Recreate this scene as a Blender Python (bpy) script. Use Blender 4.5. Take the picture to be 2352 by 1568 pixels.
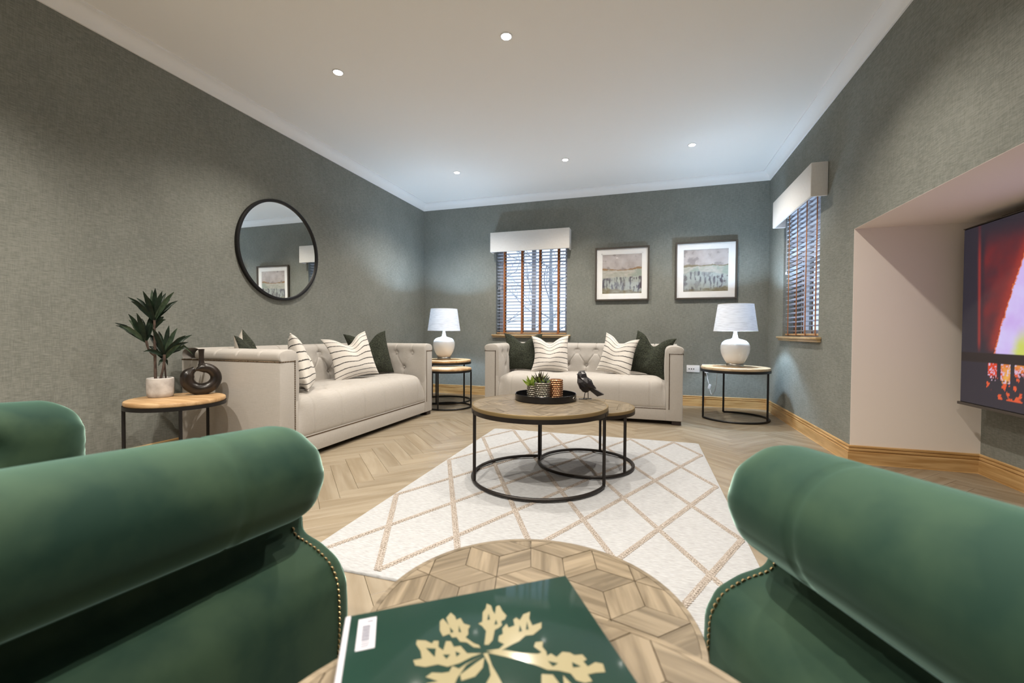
import bpy, bmesh, math, random
from mathutils import Vector, Matrix, noise
for o in list(bpy.data.objects): bpy.data.objects.remove(o)
SC = bpy.context.scene
COL = SC.collection
PI = math.pi
rnd = random.Random(7)

# ------------------------------------------------------------------ camera
F_PX, YAW, PITCH, ROLL, CAM_H = 988.91, 0.3069, -0.0195, 0.0054, 0.92
fw = Vector((-math.sin(YAW)*math.cos(PITCH), math.cos(YAW)*math.cos(PITCH), math.sin(PITCH)))
rt = Vector((math.cos(YAW), math.sin(YAW), 0))
up = rt.cross(fw)
r2 = math.cos(ROLL)*rt + math.sin(ROLL)*up
u2 = -math.sin(ROLL)*rt + math.cos(ROLL)*up
cam = bpy.data.cameras.new('camera'); cam_o = bpy.data.objects.new('camera', cam); COL.objects.link(cam_o)
M = Matrix((r2, u2, -fw)).transposed().to_4x4(); M.translation = (0, 0, CAM_H)
cam_o.matrix_world = M
cam.sensor_width = 36; cam.lens = F_PX/2352*36; cam.clip_start = 0.02
cam.dof.use_dof = True; cam.dof.focus_distance = 3.4; cam.dof.aperture_fstop = 4.5
SC.camera = cam_o

# ------------------------------------------------------------------ view, sky, light levels
SC.view_settings.view_transform = 'Standard'; SC.view_settings.look = 'None'
SC.view_settings.exposure = 0.58; SC.view_settings.gamma = 1.0; SC.view_settings.use_curve_mapping = False
W = bpy.data.worlds.new('overcast_sky'); SC.world = W; W.use_nodes = True
bg = W.node_tree.nodes['Background']; bg.inputs[0].default_value = (0.62, 0.76, 1.0, 1); bg.inputs[1].default_value = 1.35
SPOT_W = 78.0; SPOT_C = (1.0, 0.92, 0.81)
LAMP_W = 165.0; LAMP_C = (0.54, 0.76, 1.0)

# ------------------------------------------------------------------ room numbers
XL, YB, XR, ZC, ZCEIL = -3.327, 5.961, 1.390, 2.790, 2.885
YF = -2.7
YA, XA, ZA, YA0 = 3.675, 2.122, 1.676, -0.40

# ------------------------------------------------------------------ helpers
def srgb(r, g, b):
    f = lambda c: (c/255/12.92) if c/255 <= 0.04045 else ((c/255+0.055)/1.055)**2.4
    return (f(r), f(g), f(b), 1)

class NT:
    def __init__(s, name):
        s.m = bpy.data.materials.new(name); s.m.use_nodes = True
        s.t = s.m.node_tree; s.p = s.t.nodes['Principled BSDF']
    def n(s, kind, **kw):
        nd = s.t.nodes.new(kind)
        for k, v in kw.items():
            if k.startswith('i_'):
                key = k[2:]; key = int(key) if key.isdigit() else key
                nd.inputs[key].default_value = v
            else: setattr(nd, k, v)
        return nd
    def l(s, a, b): s.t.links.new(a, b)
    def set(s, **kw):
        for k, v in kw.items(): s.p.inputs[k.replace('_', ' ')].default_value = v
    def bump(s, src, strength, dist=0.002):
        b = s.n('ShaderNodeBump'); b.inputs['Strength'].default_value = strength; b.inputs['Distance'].default_value = dist
        s.l(src, b.inputs['Height']); s.l(b.outputs[0], s.p.inputs['Normal']); return b

def plain(name, col, rough=0.5, metal=0.0, **kw):
    t = NT(name); t.set(Base_Color=col, Roughness=rough, Metallic=metal, **kw); return t.m

def noisy(name, c1, c2, scale=(20, 20, 20), rough=0.6, detail=4, bump=0.0, bdist=0.002, lo=0.35, hi=0.65, metal=0, **kw):
    t = NT(name); tc = t.n('ShaderNodeTexCoord'); mp = t.n('ShaderNodeMapping'); mp.inputs['Scale'].default_value = scale
    nz = t.n('ShaderNodeTexNoise'); nz.inputs['Scale'].default_value = 1; nz.inputs['Detail'].default_value = detail
    cr = t.n('ShaderNodeValToRGB'); cr.color_ramp.elements[0].color = c1; cr.color_ramp.elements[1].color = c2
    cr.color_ramp.elements[0].position = lo; cr.color_ramp.elements[1].position = hi
    t.l(tc.outputs['Object'], mp.inputs[0]); t.l(mp.outputs[0], nz.inputs['Vector']); t.l(nz.outputs[0], cr.inputs[0])
    t.l(cr.outputs[0], t.p.inputs['Base Color']); t.set(Roughness=rough, Metallic=metal, **kw)
    if bump: t.bump(nz.outputs[0], bump, bdist)
    return t.m

def weave(name, c1, c2, fh=200, fv=160, rough=0.9, bump=0.25, dist=0.001, cloud=0.12, hw=0.5, slub=0, **kw):
    """woven cloth: horizontal and vertical threads plus soft mottling"""
    t = NT(name); tc = t.n('ShaderNodeTexCoord')
    def nz(sc, d=3):
        mp = t.n('ShaderNodeMapping'); mp.inputs['Scale'].default_value = sc
        n = t.n('ShaderNodeTexNoise'); n.inputs['Scale'].default_value = 1; n.inputs['Detail'].default_value = d
        t.l(tc.outputs['Object'], mp.inputs[0]); t.l(mp.outputs[0], n.inputs['Vector']); return n.outputs[0]
    a = nz((24, 24, fh)); b = nz((fv, fv, 26)); c = nz((3, 3, 3), 2)
    wa = t.n('ShaderNodeMath', operation='MULTIPLY'); wa.inputs[1].default_value = 2*hw; t.l(a, wa.inputs[0]); wb = t.n('ShaderNodeMath', operation='MULTIPLY'); wb.inputs[1].default_value = 2-2*hw; t.l(b, wb.inputs[0])
    ad = t.n('ShaderNodeMath', operation='ADD'); t.l(wa.outputs[0], ad.inputs[0]); t.l(wb.outputs[0], ad.inputs[1])
    if slub:
        sl = nz((34, 34, 330), 1); sm_ = t.n('ShaderNodeMapRange'); sm_.inputs[1].default_value = 0.66; sm_.inputs[2].default_value = 0.80; sm_.inputs[4].default_value = slub; t.l(sl, sm_.inputs[0])
        a2 = t.n('ShaderNodeMath', operation='ADD'); t.l(ad.outputs[0], a2.inputs[0]); t.l(sm_.outputs[0], a2.inputs[1]); ad = a2
    ml = t.n('ShaderNodeMath', operation='MULTIPLY_ADD'); ml.inputs[1].default_value = cloud*4; t.l(c, ml.inputs[0]); t.l(ad.outputs[0], ml.inputs[2])
    mr = t.n('ShaderNodeMapRange'); mr.inputs[1].default_value = 0.78+cloud*2; mr.inputs[2].default_value = 1.22+cloud*2
    t.l(ml.outputs[0], mr.inputs[0])
    mx = t.n('ShaderNodeMix', data_type='RGBA'); mx.inputs[6].default_value = c1; mx.inputs[7].default_value = c2
    t.l(mr.outputs[0], mx.inputs[0]); t.l(mx.outputs[2], t.p.inputs['Base Color']); t.set(Roughness=rough, **kw)
    t.bump(ad.outputs[0], bump, dist); return t.m

def wood(name, c1, c2, scale=(2.2, 26, 26), rough=0.45, rand=0.0, knots=0.0, bump=0.08, **kw):
    """grain along local X; every object gets its own offset and tone"""
    t = NT(name); tc = t.n('ShaderNodeTexCoord'); oi = t.n('ShaderNodeObjectInfo')
    vm = t.n('ShaderNodeVectorMath', operation='SCALE'); vm.inputs[0].default_value = (3.1, 7.7, 1.3); 
    ms = t.n('ShaderNodeMath', operation='MULTIPLY'); ms.inputs[1].default_value = 13.7; t.l(oi.outputs['Random'], ms.inputs[0]); t.l(ms.outputs[0], vm.inputs['Scale'])
    va = t.n('ShaderNodeVectorMath', operation='ADD'); t.l(tc.outputs['Object'], va.inputs[0]); t.l(vm.outputs[0], va.inputs[1])
    mp = t.n('ShaderNodeMapping'); mp.inputs['Scale'].default_value = scale; t.l(va.outputs[0], mp.inputs[0])
    nz = t.n('ShaderNodeTexNoise'); nz.inputs['Scale'].default_value = 1; nz.inputs['Detail'].default_value = 6; nz.inputs['Distortion'].default_value = 0.6
    t.l(mp.outputs[0], nz.inputs['Vector'])
    cr = t.n('ShaderNodeValToRGB'); e = cr.color_ramp.elements; e[0].color = c1; e[1].color = c2; e[0].position = 0.36; e[1].position = 0.62
    t.l(nz.outputs[0], cr.inputs[0]); out = cr.outputs[0]
    if rand:
        mr = t.n('ShaderNodeMapRange'); mr.inputs[3].default_value = 1-rand; mr.inputs[4].default_value = 1+rand*0.7; t.l(oi.outputs['Random'], mr.inputs[0])
        hs = t.n('ShaderNodeHueSaturation'); t.l(mr.outputs[0], hs.inputs['Value']); t.l(out, hs.inputs['Color']); out = hs.outputs[0]
    t.l(out, t.p.inputs['Base Color']); t.set(Roughness=rough, **kw)
    t.bump(nz.outputs[0], bump, 0.001); return t.m

def attr_mat(name, rough=0.5, emit=0.0, attr='paint'):
    t = NT(name); a = t.n('ShaderNodeVertexColor'); a.layer_name = attr
    if emit:
        t.l(a.outputs[0], t.p.inputs['Emission Color']); t.set(Emission_Strength=emit*.85, Base_Color=(0.01, 0.01, 0.012, 1), Roughness=rough)
    else:
        t.l(a.outputs[0], t.p.inputs['Base Color']); t.set(Roughness=rough)
    return t.m

class B:
    def __init__(s): s.b = bmesh.new()
    def box(s, c, size, bev=0.0, seg=2, rot=None):
        r = bmesh.ops.create_cube(s.b, size=1.0); vs = r['verts']
        m = Matrix.Translation(c) @ (rot.to_4x4() if rot else Matrix.Identity(4)) @ Matrix.Diagonal((*size, 1))
        bmesh.ops.transform(s.b, matrix=m, verts=vs)
        if bev > 0:
            es = list({e for v in vs for e in v.link_edges})
            bmesh.ops.bevel(s.b, geom=es, offset=bev, segments=seg, affect='EDGES', profile=0.5)
        return s
    def lo(s, x0, x1, y0, y1, z0, z1, bev=0.0, seg=2):
        return s.box(((x0+x1)/2, (y0+y1)/2, (z0+z1)/2), (abs(x1-x0), abs(y1-y0), abs(z1-z0)), bev, seg)
    def ring(s, pts):
        return [s.b.verts.new(p) for p in pts]
    def bridge(s, a, b, closed=True):
        n = len(a)
        for i in range(n if closed else n-1):
            j = (i+1) % n
            try: s.b.faces.new((a[i], a[j], b[j], b[i]))
            except ValueError: pass
    def cap(s, a, flip=False):
        try: s.b.faces.new(a[::-1] if flip else a)
        except ValueError: pass
    def loft(s, rings, closed=True, caps=True, loop=False):
        R = [s.ring(r) for r in rings]
        for i in range(len(R)-1): s.bridge(R[i], R[i+1], closed)
        if loop: s.bridge(R[-1], R[0], closed)
        elif caps: s.cap(R[0], True); s.cap(R[-1])
        return s
    def lathe(s, prof, n=32, c=(0, 0, 0), caps=True, loop=False, sx=1, sy=1):
        rings = [[(c[0]+sx*r*math.cos(2*PI*k/n), c[1]+sy*r*math.sin(2*PI*k/n), c[2]+z) for k in range(n)] for r, z in prof]
        return s.loft(rings, True, caps, loop)
    def tube(s, pts, r, n=8, closed=False, caps=True):
        pts = [Vector(p) for p in pts]; rings = []; N = len(pts)
        up0 = None
        for i, p in enumerate(pts):
            if closed: d = pts[(i+1) % N]-pts[i-1]
            else: d = pts[min(i+1, N-1)]-pts[max(i-1, 0)]
            d.normalize()
            if up0 is None:
                a = Vector((0, 0, 1)) if abs(d.z) < 0.9 else Vector((1, 0, 0))
            else: a = up0
            x = (a - d*a.dot(d)).normalized(); y = d.cross(x); up0 = x
            rr = r[i] if isinstance(r, (list, tuple)) else r
            rings.append([p + rr*(math.cos(2*PI*k/n+PI/n)*x+math.sin(2*PI*k/n+PI/n)*y) for k in range(n)])
        return s.loft(rings, True, caps and not closed, closed)
    def grid(s, f, nu, nv, uv=False, wrapu=False):
        V = [[s.b.verts.new(f(i/nu, j/nv)) for j in range(nv+1)] for i in range(nu if wrapu else nu+1)]
        L = s.b.loops.layers.uv.verify() if uv else None
        for i in range(nu):
            for j in range(nv):
                i2 = (i+1) % nu if wrapu else i+1
                fc = s.b.faces.new((V[i][j], V[i2][j], V[i2][j+1], V[i][j+1]))
                if uv:
                    for lp, (a, c) in zip(fc.loops, ((i, j), (i+1, j), (i+1, j+1), (i, j+1))): lp[L].uv = (a/nu, c/nv)
        return V
    def sph(s, c, r, u=10, v=6, sc=(1, 1, 1)):
        m = Matrix.Translation(c) @ Matrix.Diagonal((sc[0], sc[1], sc[2], 1))
        bmesh.ops.create_uvsphere(s.b, u_segments=u, v_segments=v, radius=r, matrix=m); return s
    def poly(s, pts, z0, z1):
        a = s.ring([(x, y, z0) for x, y in pts]); b = s.ring([(x, y, z1) for x, y in pts])
        s.bridge(a, b); s.cap(a, True); s.cap(b); return s

def obj(name, b, mat, parent=None, smooth=True, ang=38, loc=None, rot=None, label=None, stuff=False, recalc=True):
    bm = b.b if isinstance(b, B) else b
    if recalc: bmesh.ops.recalc_face_normals(bm, faces=bm.faces)
    me = bpy.data.meshes.new(name); bm.to_mesh(me); bm.free()
    if smooth:
        me.shade_smooth(); me.set_sharp_from_angle(angle=math.radians(ang))
    for m in (mat if isinstance(mat, (list, tuple)) else [mat]): me.materials.append(m)
    o = bpy.data.objects.new(name, me); COL.objects.link(o)
    if parent: o.parent = parent
    if loc: o.location = loc
    if rot: o.rotation_euler = rot
    if label: o['label'] = label
    if stuff: o['kind'] = 'stuff'
    return o

def tag(o, label, cat, group=None, kind=None):
    o['label'] = label; o['category'] = cat
    if group: o['group'] = group
    if kind: o['kind'] = kind
    return o

def thing(name, label, cat, loc=(0, 0, 0), rz=0.0, group=None):
    o = bpy.data.objects.new(name, None); COL.objects.link(o); o.empty_display_size = 0.1
    o.location = loc; o.rotation_euler = (0, 0, rz); tag(o, label, cat, group); return o

def struct(name, b, mat, label, cat, **kw):
    o = obj(name, b, mat, **kw); return tag(o, label, cat, kind='structure')

def copy_tree(src, parent=None):
    c = src.copy(); COL.objects.link(c)
    if parent: c.parent = parent
    for ch in list(src.children): copy_tree(ch, c)
    return c

# ------------------------------------------------------------------ materials
M_wall = weave('green_grey_linen_wallpaper', (0.172, 0.180, 0.160, 1), (0.258, 0.265, 0.238, 1), 300, 240, 0.92, 0.25, 0.0008, cloud=0.10, hw=0.66, slub=0.5)
M_ceil = plain('white_ceiling_paint', (0.93, 0.92, 0.905, 1), 0.9)
M_corn = plain('white_cornice_paint', (0.91, 0.91, 0.91, 1), 0.7)
M_alc = plain('warm_plaster_paint', (0.86, 0.78, 0.71, 1), 0.85)
M_oak = wood('oak_skirting', (0.44, 0.25, 0.09, 1), (0.62, 0.40, 0.18, 1), (3, 3, 40), 0.35, bump=0.03)
M_sill = wood('pale_oak_sill', (0.46, 0.31, 0.15, 1), (0.66, 0.49, 0.29, 1), (4, 30, 30), 0.4, bump=0.03)
M_plank = wood('pale_oak_plank', (0.222, 0.174, 0.114, 1), (0.298, 0.248, 0.180, 1), (1.7, 16, 16), 0.36, rand=0.09, bump=0.03)
M_sub = plain('dark_floor_joint', (0.14, 0.105, 0.065, 1), 0.8)
M_linen = weave('cream_linen', (0.415, 0.385, 0.352, 1), (0.480, 0.450, 0.415, 1), 700, 700, 0.85, 0.12, 0.0005, cloud=0.05, Sheen_Weight=0.1)
M_nail = plain('bronze_nailhead', (0.10, 0.065, 0.035, 1), 0.35, 0.9)
M_dkwood = plain('dark_stained_wood', (0.022, 0.012, 0.010, 1), 0.4)
M_black = plain('black_powder_coat', (0.012, 0.011, 0.011, 1), 0.42, 0.3)
M_iron = plain('bronzed_iron', (0.020, 0.016, 0.014, 1), 0.4, 0.5)
M_pine = wood('honey_pine', (0.40, 0.235, 0.105, 1), (0.60, 0.40, 0.215, 1), (3, 22, 22), 0.45, bump=0.05)
M_pine_l = wood('pale_pine', (0.45, 0.32, 0.19, 1), (0.62, 0.47, 0.31, 1), (3, 22, 22), 0.45, bump=0.05)
M_parq = wood('grey_brown_parquet', (0.100, 0.073, 0.040, 1), (0.208, 0.163, 0.105, 1), (5, 60, 60), 0.42, rand=0.16, bump=0.10)
M_brass = plain('aged_brass_edge', (0.22, 0.155, 0.07, 1), 0.42, 0.55)
M_white = plain('white_plastic', (0.80, 0.80, 0.82, 1), 0.35)
M_hole = plain('dark_socket_hole', (0.02, 0.02, 0.02, 1), 0.6)
M_ceramic = plain('white_glazed_ceramic', (0.80, 0.79, 0.78, 1), 0.16, Coat_Weight=0.5)
M_nickel = plain('brushed_nickel', (0.50, 0.47, 0.43, 1), 0.28, 1.0)
M_mirror = plain('mirror_silver', (0.88, 0.91, 0.90, 1), 0.012, 1.0)
M_frame = plain('taupe_picture_frame', (0.075, 0.062, 0.050, 1), 0.5)
M_mount = plain('white_mount_board', (0.90, 0.90, 0.90, 1), 0.8)
M_pelmet = weave('cream_pelmet_cloth', (0.74, 0.71, 0.67, 1), (0.82, 0.80, 0.77, 1), 600, 600, 0.9, 0.2, 0.0006, cloud=0.04)
M_slat = plain('pale_grey_slat', (0.64, 0.67, 0.73, 1), 0.45)
M_tape = noisy('tan_ladder_tape', srgb(136, 80, 40), srgb(166, 104, 58), (300, 300, 300), 0.85)
M_upvc = plain('white_window_frame', (0.75, 0.76, 0.80, 1), 0.4)
M_rug = noisy('ivory_wool_weave', (0.315, 0.318, 0.325, 1), (0.425, 0.435, 0.450, 1), (34, 300, 12), 0.95, 3, 0.5, 0.003)
M_jute = noisy('beige_jute_braid', srgb(126, 116, 106), srgb(172, 164, 156), (160, 160, 160), 0.95, bump=0.5)
M_boucle = noisy('dark_green_boucle', (0.010, 0.013, 0.007, 1), (0.045, 0.052, 0.032, 1), (85, 85, 85), 0.95, 5, 1.0, 0.012)
M_beige = weave('beige_cushion_back', (0.45, 0.41, 0.36, 1), (0.60, 0.56, 0.50, 1), 400, 400, 0.9)
M_concrete = noisy('pale_concrete_pot', (0.42, 0.39, 0.37, 1), (0.62, 0.59, 0.57, 1), (18, 18, 18), 0.85, 6, 0.3, 0.003)
M_soil = noisy('dark_soil', (0.010, 0.007, 0.005, 1), (0.04, 0.03, 0.02, 1), (120, 120, 120), 0.95, bump=0.8)
M_leaf = noisy('dark_green_leaf', (0.008, 0.018, 0.010, 1), (0.028, 0.055, 0.030, 1), (25, 25, 25), 0.38)
M_leaf2 = noisy('mid_green_leaf', (0.035, 0.065, 0.035, 1), (0.10, 0.15, 0.085, 1), (25, 25, 25), 0.42)
M_stem = noisy('brown_stem', (0.035, 0.022, 0.016, 1), (0.10, 0.065, 0.05, 1), (60, 60, 25), 0.8, bump=0.5)
M_vase = noisy('dark_bronze_ceramic', (0.007, 0.005, 0.004, 1), (0.028, 0.019, 0.014, 1), (14, 14, 14), 0.30, 5, 0.15, 0.002)
M_tray = plain('black_lacquer_tray', (0.006, 0.006, 0.007, 1), 0.18)
M_pots = plain('smoked_metallic_glass', (0.30, 0.27, 0.22, 1), 0.20, 0.85)
M_potc = plain('copper_metallic_glass', (0.52, 0.28, 0.15, 1), 0.24, 0.85)
M_bird = plain('black_faceted_resin', (0.016, 0.014, 0.016, 1), 0.32)
M_cover = noisy('dark_green_gloss_cover', (0.003, 0.020, 0.013, 1), (0.005, 0.027, 0.018, 1), (6, 6, 6), 0.5, Coat_Weight=0.55, Coat_Roughness=0.08)
M_cover.node_tree.nodes['Principled BSDF'].inputs['Specular IOR Level'].default_value = 0.12
M_gold = plain('pale_gold_foil', (0.22, 0.19, 0.10, 1), 0.45, 0.1, Coat_Weight=0.5, Coat_Roughness=0.09)
M_paper = plain('white_paper', (0.42, 0.42, 0.46, 1), 0.6)
M_ink = plain('grey_print', (0.13, 0.13, 0.17, 1), 0.7)
M_scr = attr_mat('fire_video_screen', 0.12, 1.0)
M_print = attr_mat('abstract_landscape_print', 0.5)
M_tv = plain('black_tv_plastic', (0.008, 0.008, 0.010, 1), 0.25)
M_tvtrim = plain('grey_tv_trim', (0.10, 0.09, 0.08, 1), 0.35, 0.6)

def mk_velvet():
    t = NT('bottle_green_velvet'); tc = t.n('ShaderNodeTexCoord')
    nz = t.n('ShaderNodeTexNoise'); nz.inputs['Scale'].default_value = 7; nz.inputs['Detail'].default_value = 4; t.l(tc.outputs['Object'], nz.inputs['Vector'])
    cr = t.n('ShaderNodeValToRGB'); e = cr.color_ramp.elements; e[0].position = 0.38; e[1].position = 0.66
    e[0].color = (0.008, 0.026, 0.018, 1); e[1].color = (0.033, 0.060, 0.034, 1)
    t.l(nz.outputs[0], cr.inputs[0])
    lw = t.n('ShaderNodeLayerWeight'); lw.inputs[0].default_value = 0.25; mx = t.n('ShaderNodeMix', data_type='RGBA'); mx.inputs[7].default_value = (0.050, 0.110, 0.080, 1)  # base colour pales at grazing angles: velvet sheen put into the colour
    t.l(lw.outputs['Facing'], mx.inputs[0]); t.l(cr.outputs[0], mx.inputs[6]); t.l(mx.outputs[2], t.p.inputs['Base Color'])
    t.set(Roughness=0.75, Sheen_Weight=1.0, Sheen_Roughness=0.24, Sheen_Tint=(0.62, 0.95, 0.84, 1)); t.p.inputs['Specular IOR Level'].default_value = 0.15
    n2 = t.n('ShaderNodeTexNoise'); n2.inputs['Scale'].default_value = 500; t.l(tc.outputs['Object'], n2.inputs['Vector']); t.bump(n2.outputs[0], 0.12, 0.0006)
    return t.m
M_velvet = mk_velvet()

def mk_stripe():
    t = NT('cream_cloth_with_woven_stripes'); uv = t.n('ShaderNodeUVMap'); sep = t.n('ShaderNodeSeparateXYZ'); t.l(uv.outputs[0], sep.inputs[0])
    nz = t.n('ShaderNodeTexNoise'); nz.inputs['Scale'].default_value = 9; nz.inputs['Detail'].default_value = 5; t.l(uv.outputs[0], nz.inputs['Vector'])
    n3 = t.n('ShaderNodeTexNoise'); n3.inputs['Scale'].default_value = 90; t.l(uv.outputs[0], n3.inputs['Vector'])
    ma = t.n('ShaderNodeMath', operation='MULTIPLY_ADD'); ma.inputs[1].default_value = 0.018; t.l(nz.outputs[0], ma.inputs[0]); t.l(sep.outputs[1], ma.inputs[2])
    mb = t.n('ShaderNodeMath', operation='MULTIPLY_ADD'); mb.inputs[1].default_value = 0.010; t.l(n3.outputs[0], mb.inputs[0]); t.l(ma.outputs[0], mb.inputs[2])
    mu = t.n('ShaderNodeMath', operation='MULTIPLY'); mu.inputs[1].default_value = 10.5; t.l(mb.outputs[0], mu.inputs[0])
    fr = t.n('ShaderNodeMath', operation='FRACT'); t.l(mu.outputs[0], fr.inputs[0])
    sb = t.n('ShaderNodeMath', operation='SUBTRACT'); sb.inputs[1].default_value = 0.5; t.l(fr.outputs[0], sb.inputs[0])
    ab = t.n('ShaderNodeMath', operation='ABSOLUTE'); t.l(sb.outputs[0], ab.inputs[0])
    mr = t.n('ShaderNodeMapRange'); mr.inputs[1].default_value = 0.055; mr.inputs[2].default_value = 0.085; t.l(ab.outputs[0], mr.inputs[0])
    mx = t.n('ShaderNodeMix', data_type='RGBA'); mx.inputs[6].default_value = (0.045, 0.042, 0.040, 1); mx.inputs[7].default_value = (0.70, 0.66, 0.61, 1)
    t.l(mr.outputs[0], mx.inputs[0]); t.l(mx.outputs[2], t.p.inputs['Base Color']); t.set(Roughness=0.95); t.bump(n3.outputs[0], 0.3, 0.002); return t.m
M_stripe = mk_stripe()

def mk_shade():
    t = NT('white_lampshade_cloth'); t.t.nodes.remove(t.p); out = t.t.nodes['Material Output']
    tc = t.n('ShaderNodeTexCoord'); mp = t.n('ShaderNodeMapping'); mp.inputs['Scale'].default_value = (12, 12, 160)
    nz = t.n('ShaderNodeTexNoise'); nz.inputs['Scale'].default_value = 1; t.l(tc.outputs['Object'], mp.inputs[0]); t.l(mp.outputs[0], nz.inputs['Vector'])
    cr = t.n('ShaderNodeValToRGB'); e = cr.color_ramp.elements; e[0].color = (0.74, 0.75, 0.77, 1); e[1].color = (0.90, 0.91, 0.93, 1); e[0].position = 0.3; e[1].position = 0.6
    t.l(nz.outputs[0], cr.inputs[0])
    d = t.n('ShaderNodeBsdfDiffuse'); tr = t.n('ShaderNodeBsdfTranslucent'); mx = t.n('ShaderNodeMixShader'); mx.inputs[0].default_value = 0.22
    t.l(cr.outputs[0], d.inputs[0]); t.l(cr.outputs[0], tr.inputs[0]); t.l(d.outputs[0], mx.inputs[1]); t.l(tr.outputs[0], mx.inputs[2]); t.l(mx.outputs[0], out.inputs[0]); return t.m
M_shade = mk_shade()

def emit(name, col, s):
    t = NT(name); t.set(Base_Color=(0, 0, 0, 1), Emission_Color=col, Emission_Strength=s); return t.m
M_led = emit('downlight_led', (1, 0.95, 0.88, 1), 22)
M_bulb = emit('lamp_bulb_glow', (0.8, 0.9, 1, 1), 12)

def mk_glass(name, refl=0.06):
    t = NT(name); t.t.nodes.remove(t.p); out = t.t.nodes['Material Output']
    tr = t.n('ShaderNodeBsdfTransparent'); gl = t.n('ShaderNodeBsdfGlossy'); gl.inputs['Roughness'].default_value = 0.01
    lw = t.n('ShaderNodeLayerWeight'); lw.inputs[0].default_value = 0.5
    pw = t.n('ShaderNodeMath', operation='POWER'); pw.inputs[1].default_value = 5.0; t.l(lw.outputs['Facing'], pw.inputs[0])
    sc = t.n('ShaderNodeMath', operation='MULTIPLY_ADD'); sc.inputs[1].default_value = 0.93; sc.inputs[2].default_value = refl; t.l(pw.outputs[0], sc.inputs[0])
    mx = t.n('ShaderNodeMixShader'); t.l(sc.outputs[0], mx.inputs[0]); t.l(tr.outputs[0], mx.inputs[1]); t.l(gl.outputs[0], mx.inputs[2]); t.l(mx.outputs[0], out.inputs[0]); return t.m
M_glass = mk_glass('clear_glass')

# ------------------------------------------------------------------ room shell
def wall_boxes(rects):
    b = B()
    for r in rects: b.lo(*r)
    return b
T = 0.28
struct('wall_left', wall_boxes([(XL-0.2, XL, YF-0.2, YB+T, 0, ZCEIL+0.1)]), M_wall, 'left wall in green grey linen wallpaper, round mirror on it', 'wall', smooth=False)
WX0, WX1, WZ0, WZ1 = -2.14, -1.09, 0.90, 2.22       # back window
struct('wall_back', wall_boxes([(XL-0.2, WX0, YB, YB+T, 0, ZCEIL+0.1), (WX1, XR+T, YB, YB+T, 0, ZCEIL+0.1), (WX0, WX1, YB, YB+T, 0, WZ0-0.04), (WX0, WX1, YB, YB+T, WZ1, ZCEIL+0.1)]), M_wall, 'far wall in green grey linen wallpaper, two pictures and a window', 'wall', smooth=False)
RY0, RY1 = 4.32, 5.36                                 # right window
struct('wall_right', wall_boxes([(XR, XR+T, RY1, YB, 0, ZCEIL+0.1), (XR, XR+T, YA+0.004, RY0, 0, ZCEIL+0.1), (XR, XR+T, RY0, RY1, 0, WZ0-0.04), (XR, XR+T, RY0, RY1, WZ1, ZCEIL+0.1),
    (XR, XR+0.12, YA0, YA+0.004, ZA, ZCEIL+0.1), (XR, XR+T, YF-0.2, YA0, 0, ZCEIL+0.1)]), M_wall, 'right wall in green grey linen wallpaper above the TV recess', 'wall', smooth=False)
struct('wall_recess_side', wall_boxes([(XR+0.0005, XA+0.2, YA, YA+0.0035, 0, ZA), (XR+T+.002, XA+0.2, YA+.0035, YA+0.1, 0, ZA)]), M_alc, 'plain warm plaster side of the TV recess', 'wall', smooth=False)
struct('wall_recess_back', wall_boxes([(XA, XA+0.15, YA0, YA, 0, ZA)]), M_wall, 'wallpapered back of the recess behind the television', 'wall', smooth=False)
struct('wall_recess_end', wall_boxes([(XR+T, XA+0.2, YA0-0.1, YA0, 0, ZA)]), M_alc, 'near plaster side of the TV recess', 'wall', smooth=False)
struct('ceiling_recess', wall_boxes([(XR+0.0004, XA+0.2, YA0-0.1, YA+0.1, ZA-0.0015, ZA+0.1)]), M_alc, 'plain plaster soffit above the television', 'ceiling', smooth=False)
struct('ceiling', wall_boxes([(XL-0.2, XR+T, YF-0.2, YB+T, ZCEIL, ZCEIL+0.1)]), M_ceil, 'white ceiling with recessed downlights', 'ceiling', smooth=False)
FW = [(-1.30, -0.25), (0.25, 1.25)]
fr_rects = [(XL-0.2, FW[0][0], YF-T, YF, 0, ZCEIL+0.1), (FW[0][1], FW[1][0], YF-T, YF, 0, ZCEIL+0.1), (FW[1][1], XR+T, YF-T, YF, 0, ZCEIL+0.1)]
for a, c in FW: fr_rects += [(a, c, YF-T, YF, 0, WZ0), (a, c, YF-T, YF, 2.3, ZCEIL+0.1)]
struct('wall_front', wall_boxes(fr_rects), M_wall, 'wallpapered wall behind the viewpoint with two windows', 'wall', smooth=False)

def sweep(p0, p1, nrm, prof, e0, e1):
    """extrude (depth, z) profile from p0 to p1; e=-1 inside corner, +1 outside corner, 0 square"""
    p0 = Vector((*p0, 0)); p1 = Vector((*p1, 0)); nrm = Vector((*nrm, 0)); d = (p1-p0).normalized()
    b = B()
    b.loft([[p0 - d*e0*dd + nrm*dd + Vector((0, 0, z)) for dd, z in prof], [p1 + d*e1*dd + nrm*dd + Vector((0, 0, z)) for dd, z in prof]])
    return b
SK = [(0, 0), (0, .1305), (.009, .1305), (.012, .127), (.012, .117), (.006, .115), (.006, .110), (.015, .106), (.015, .096), (.008, .094), (.008, .089), (.017, .085), (.017, .004), (.020, .003), (.020, 0)]
struct('baseboard_back', sweep((XL, YB), (XR, YB), (0, -1), SK, -1, -1), M_oak, 'oak skirting board along the far wall', 'skirting', smooth=False)
struct('baseboard_left', sweep((XL, YF), (XL, YB), (1, 0), SK, 0, -1), M_oak, 'oak skirting board along the left wall', 'skirting', smooth=False)
struct('baseboard_right', sweep((XR, YB), (XR, YA), (-1, 0), SK, -1, 1), M_oak, 'oak skirting board under the right window', 'skirting', smooth=False)
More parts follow.
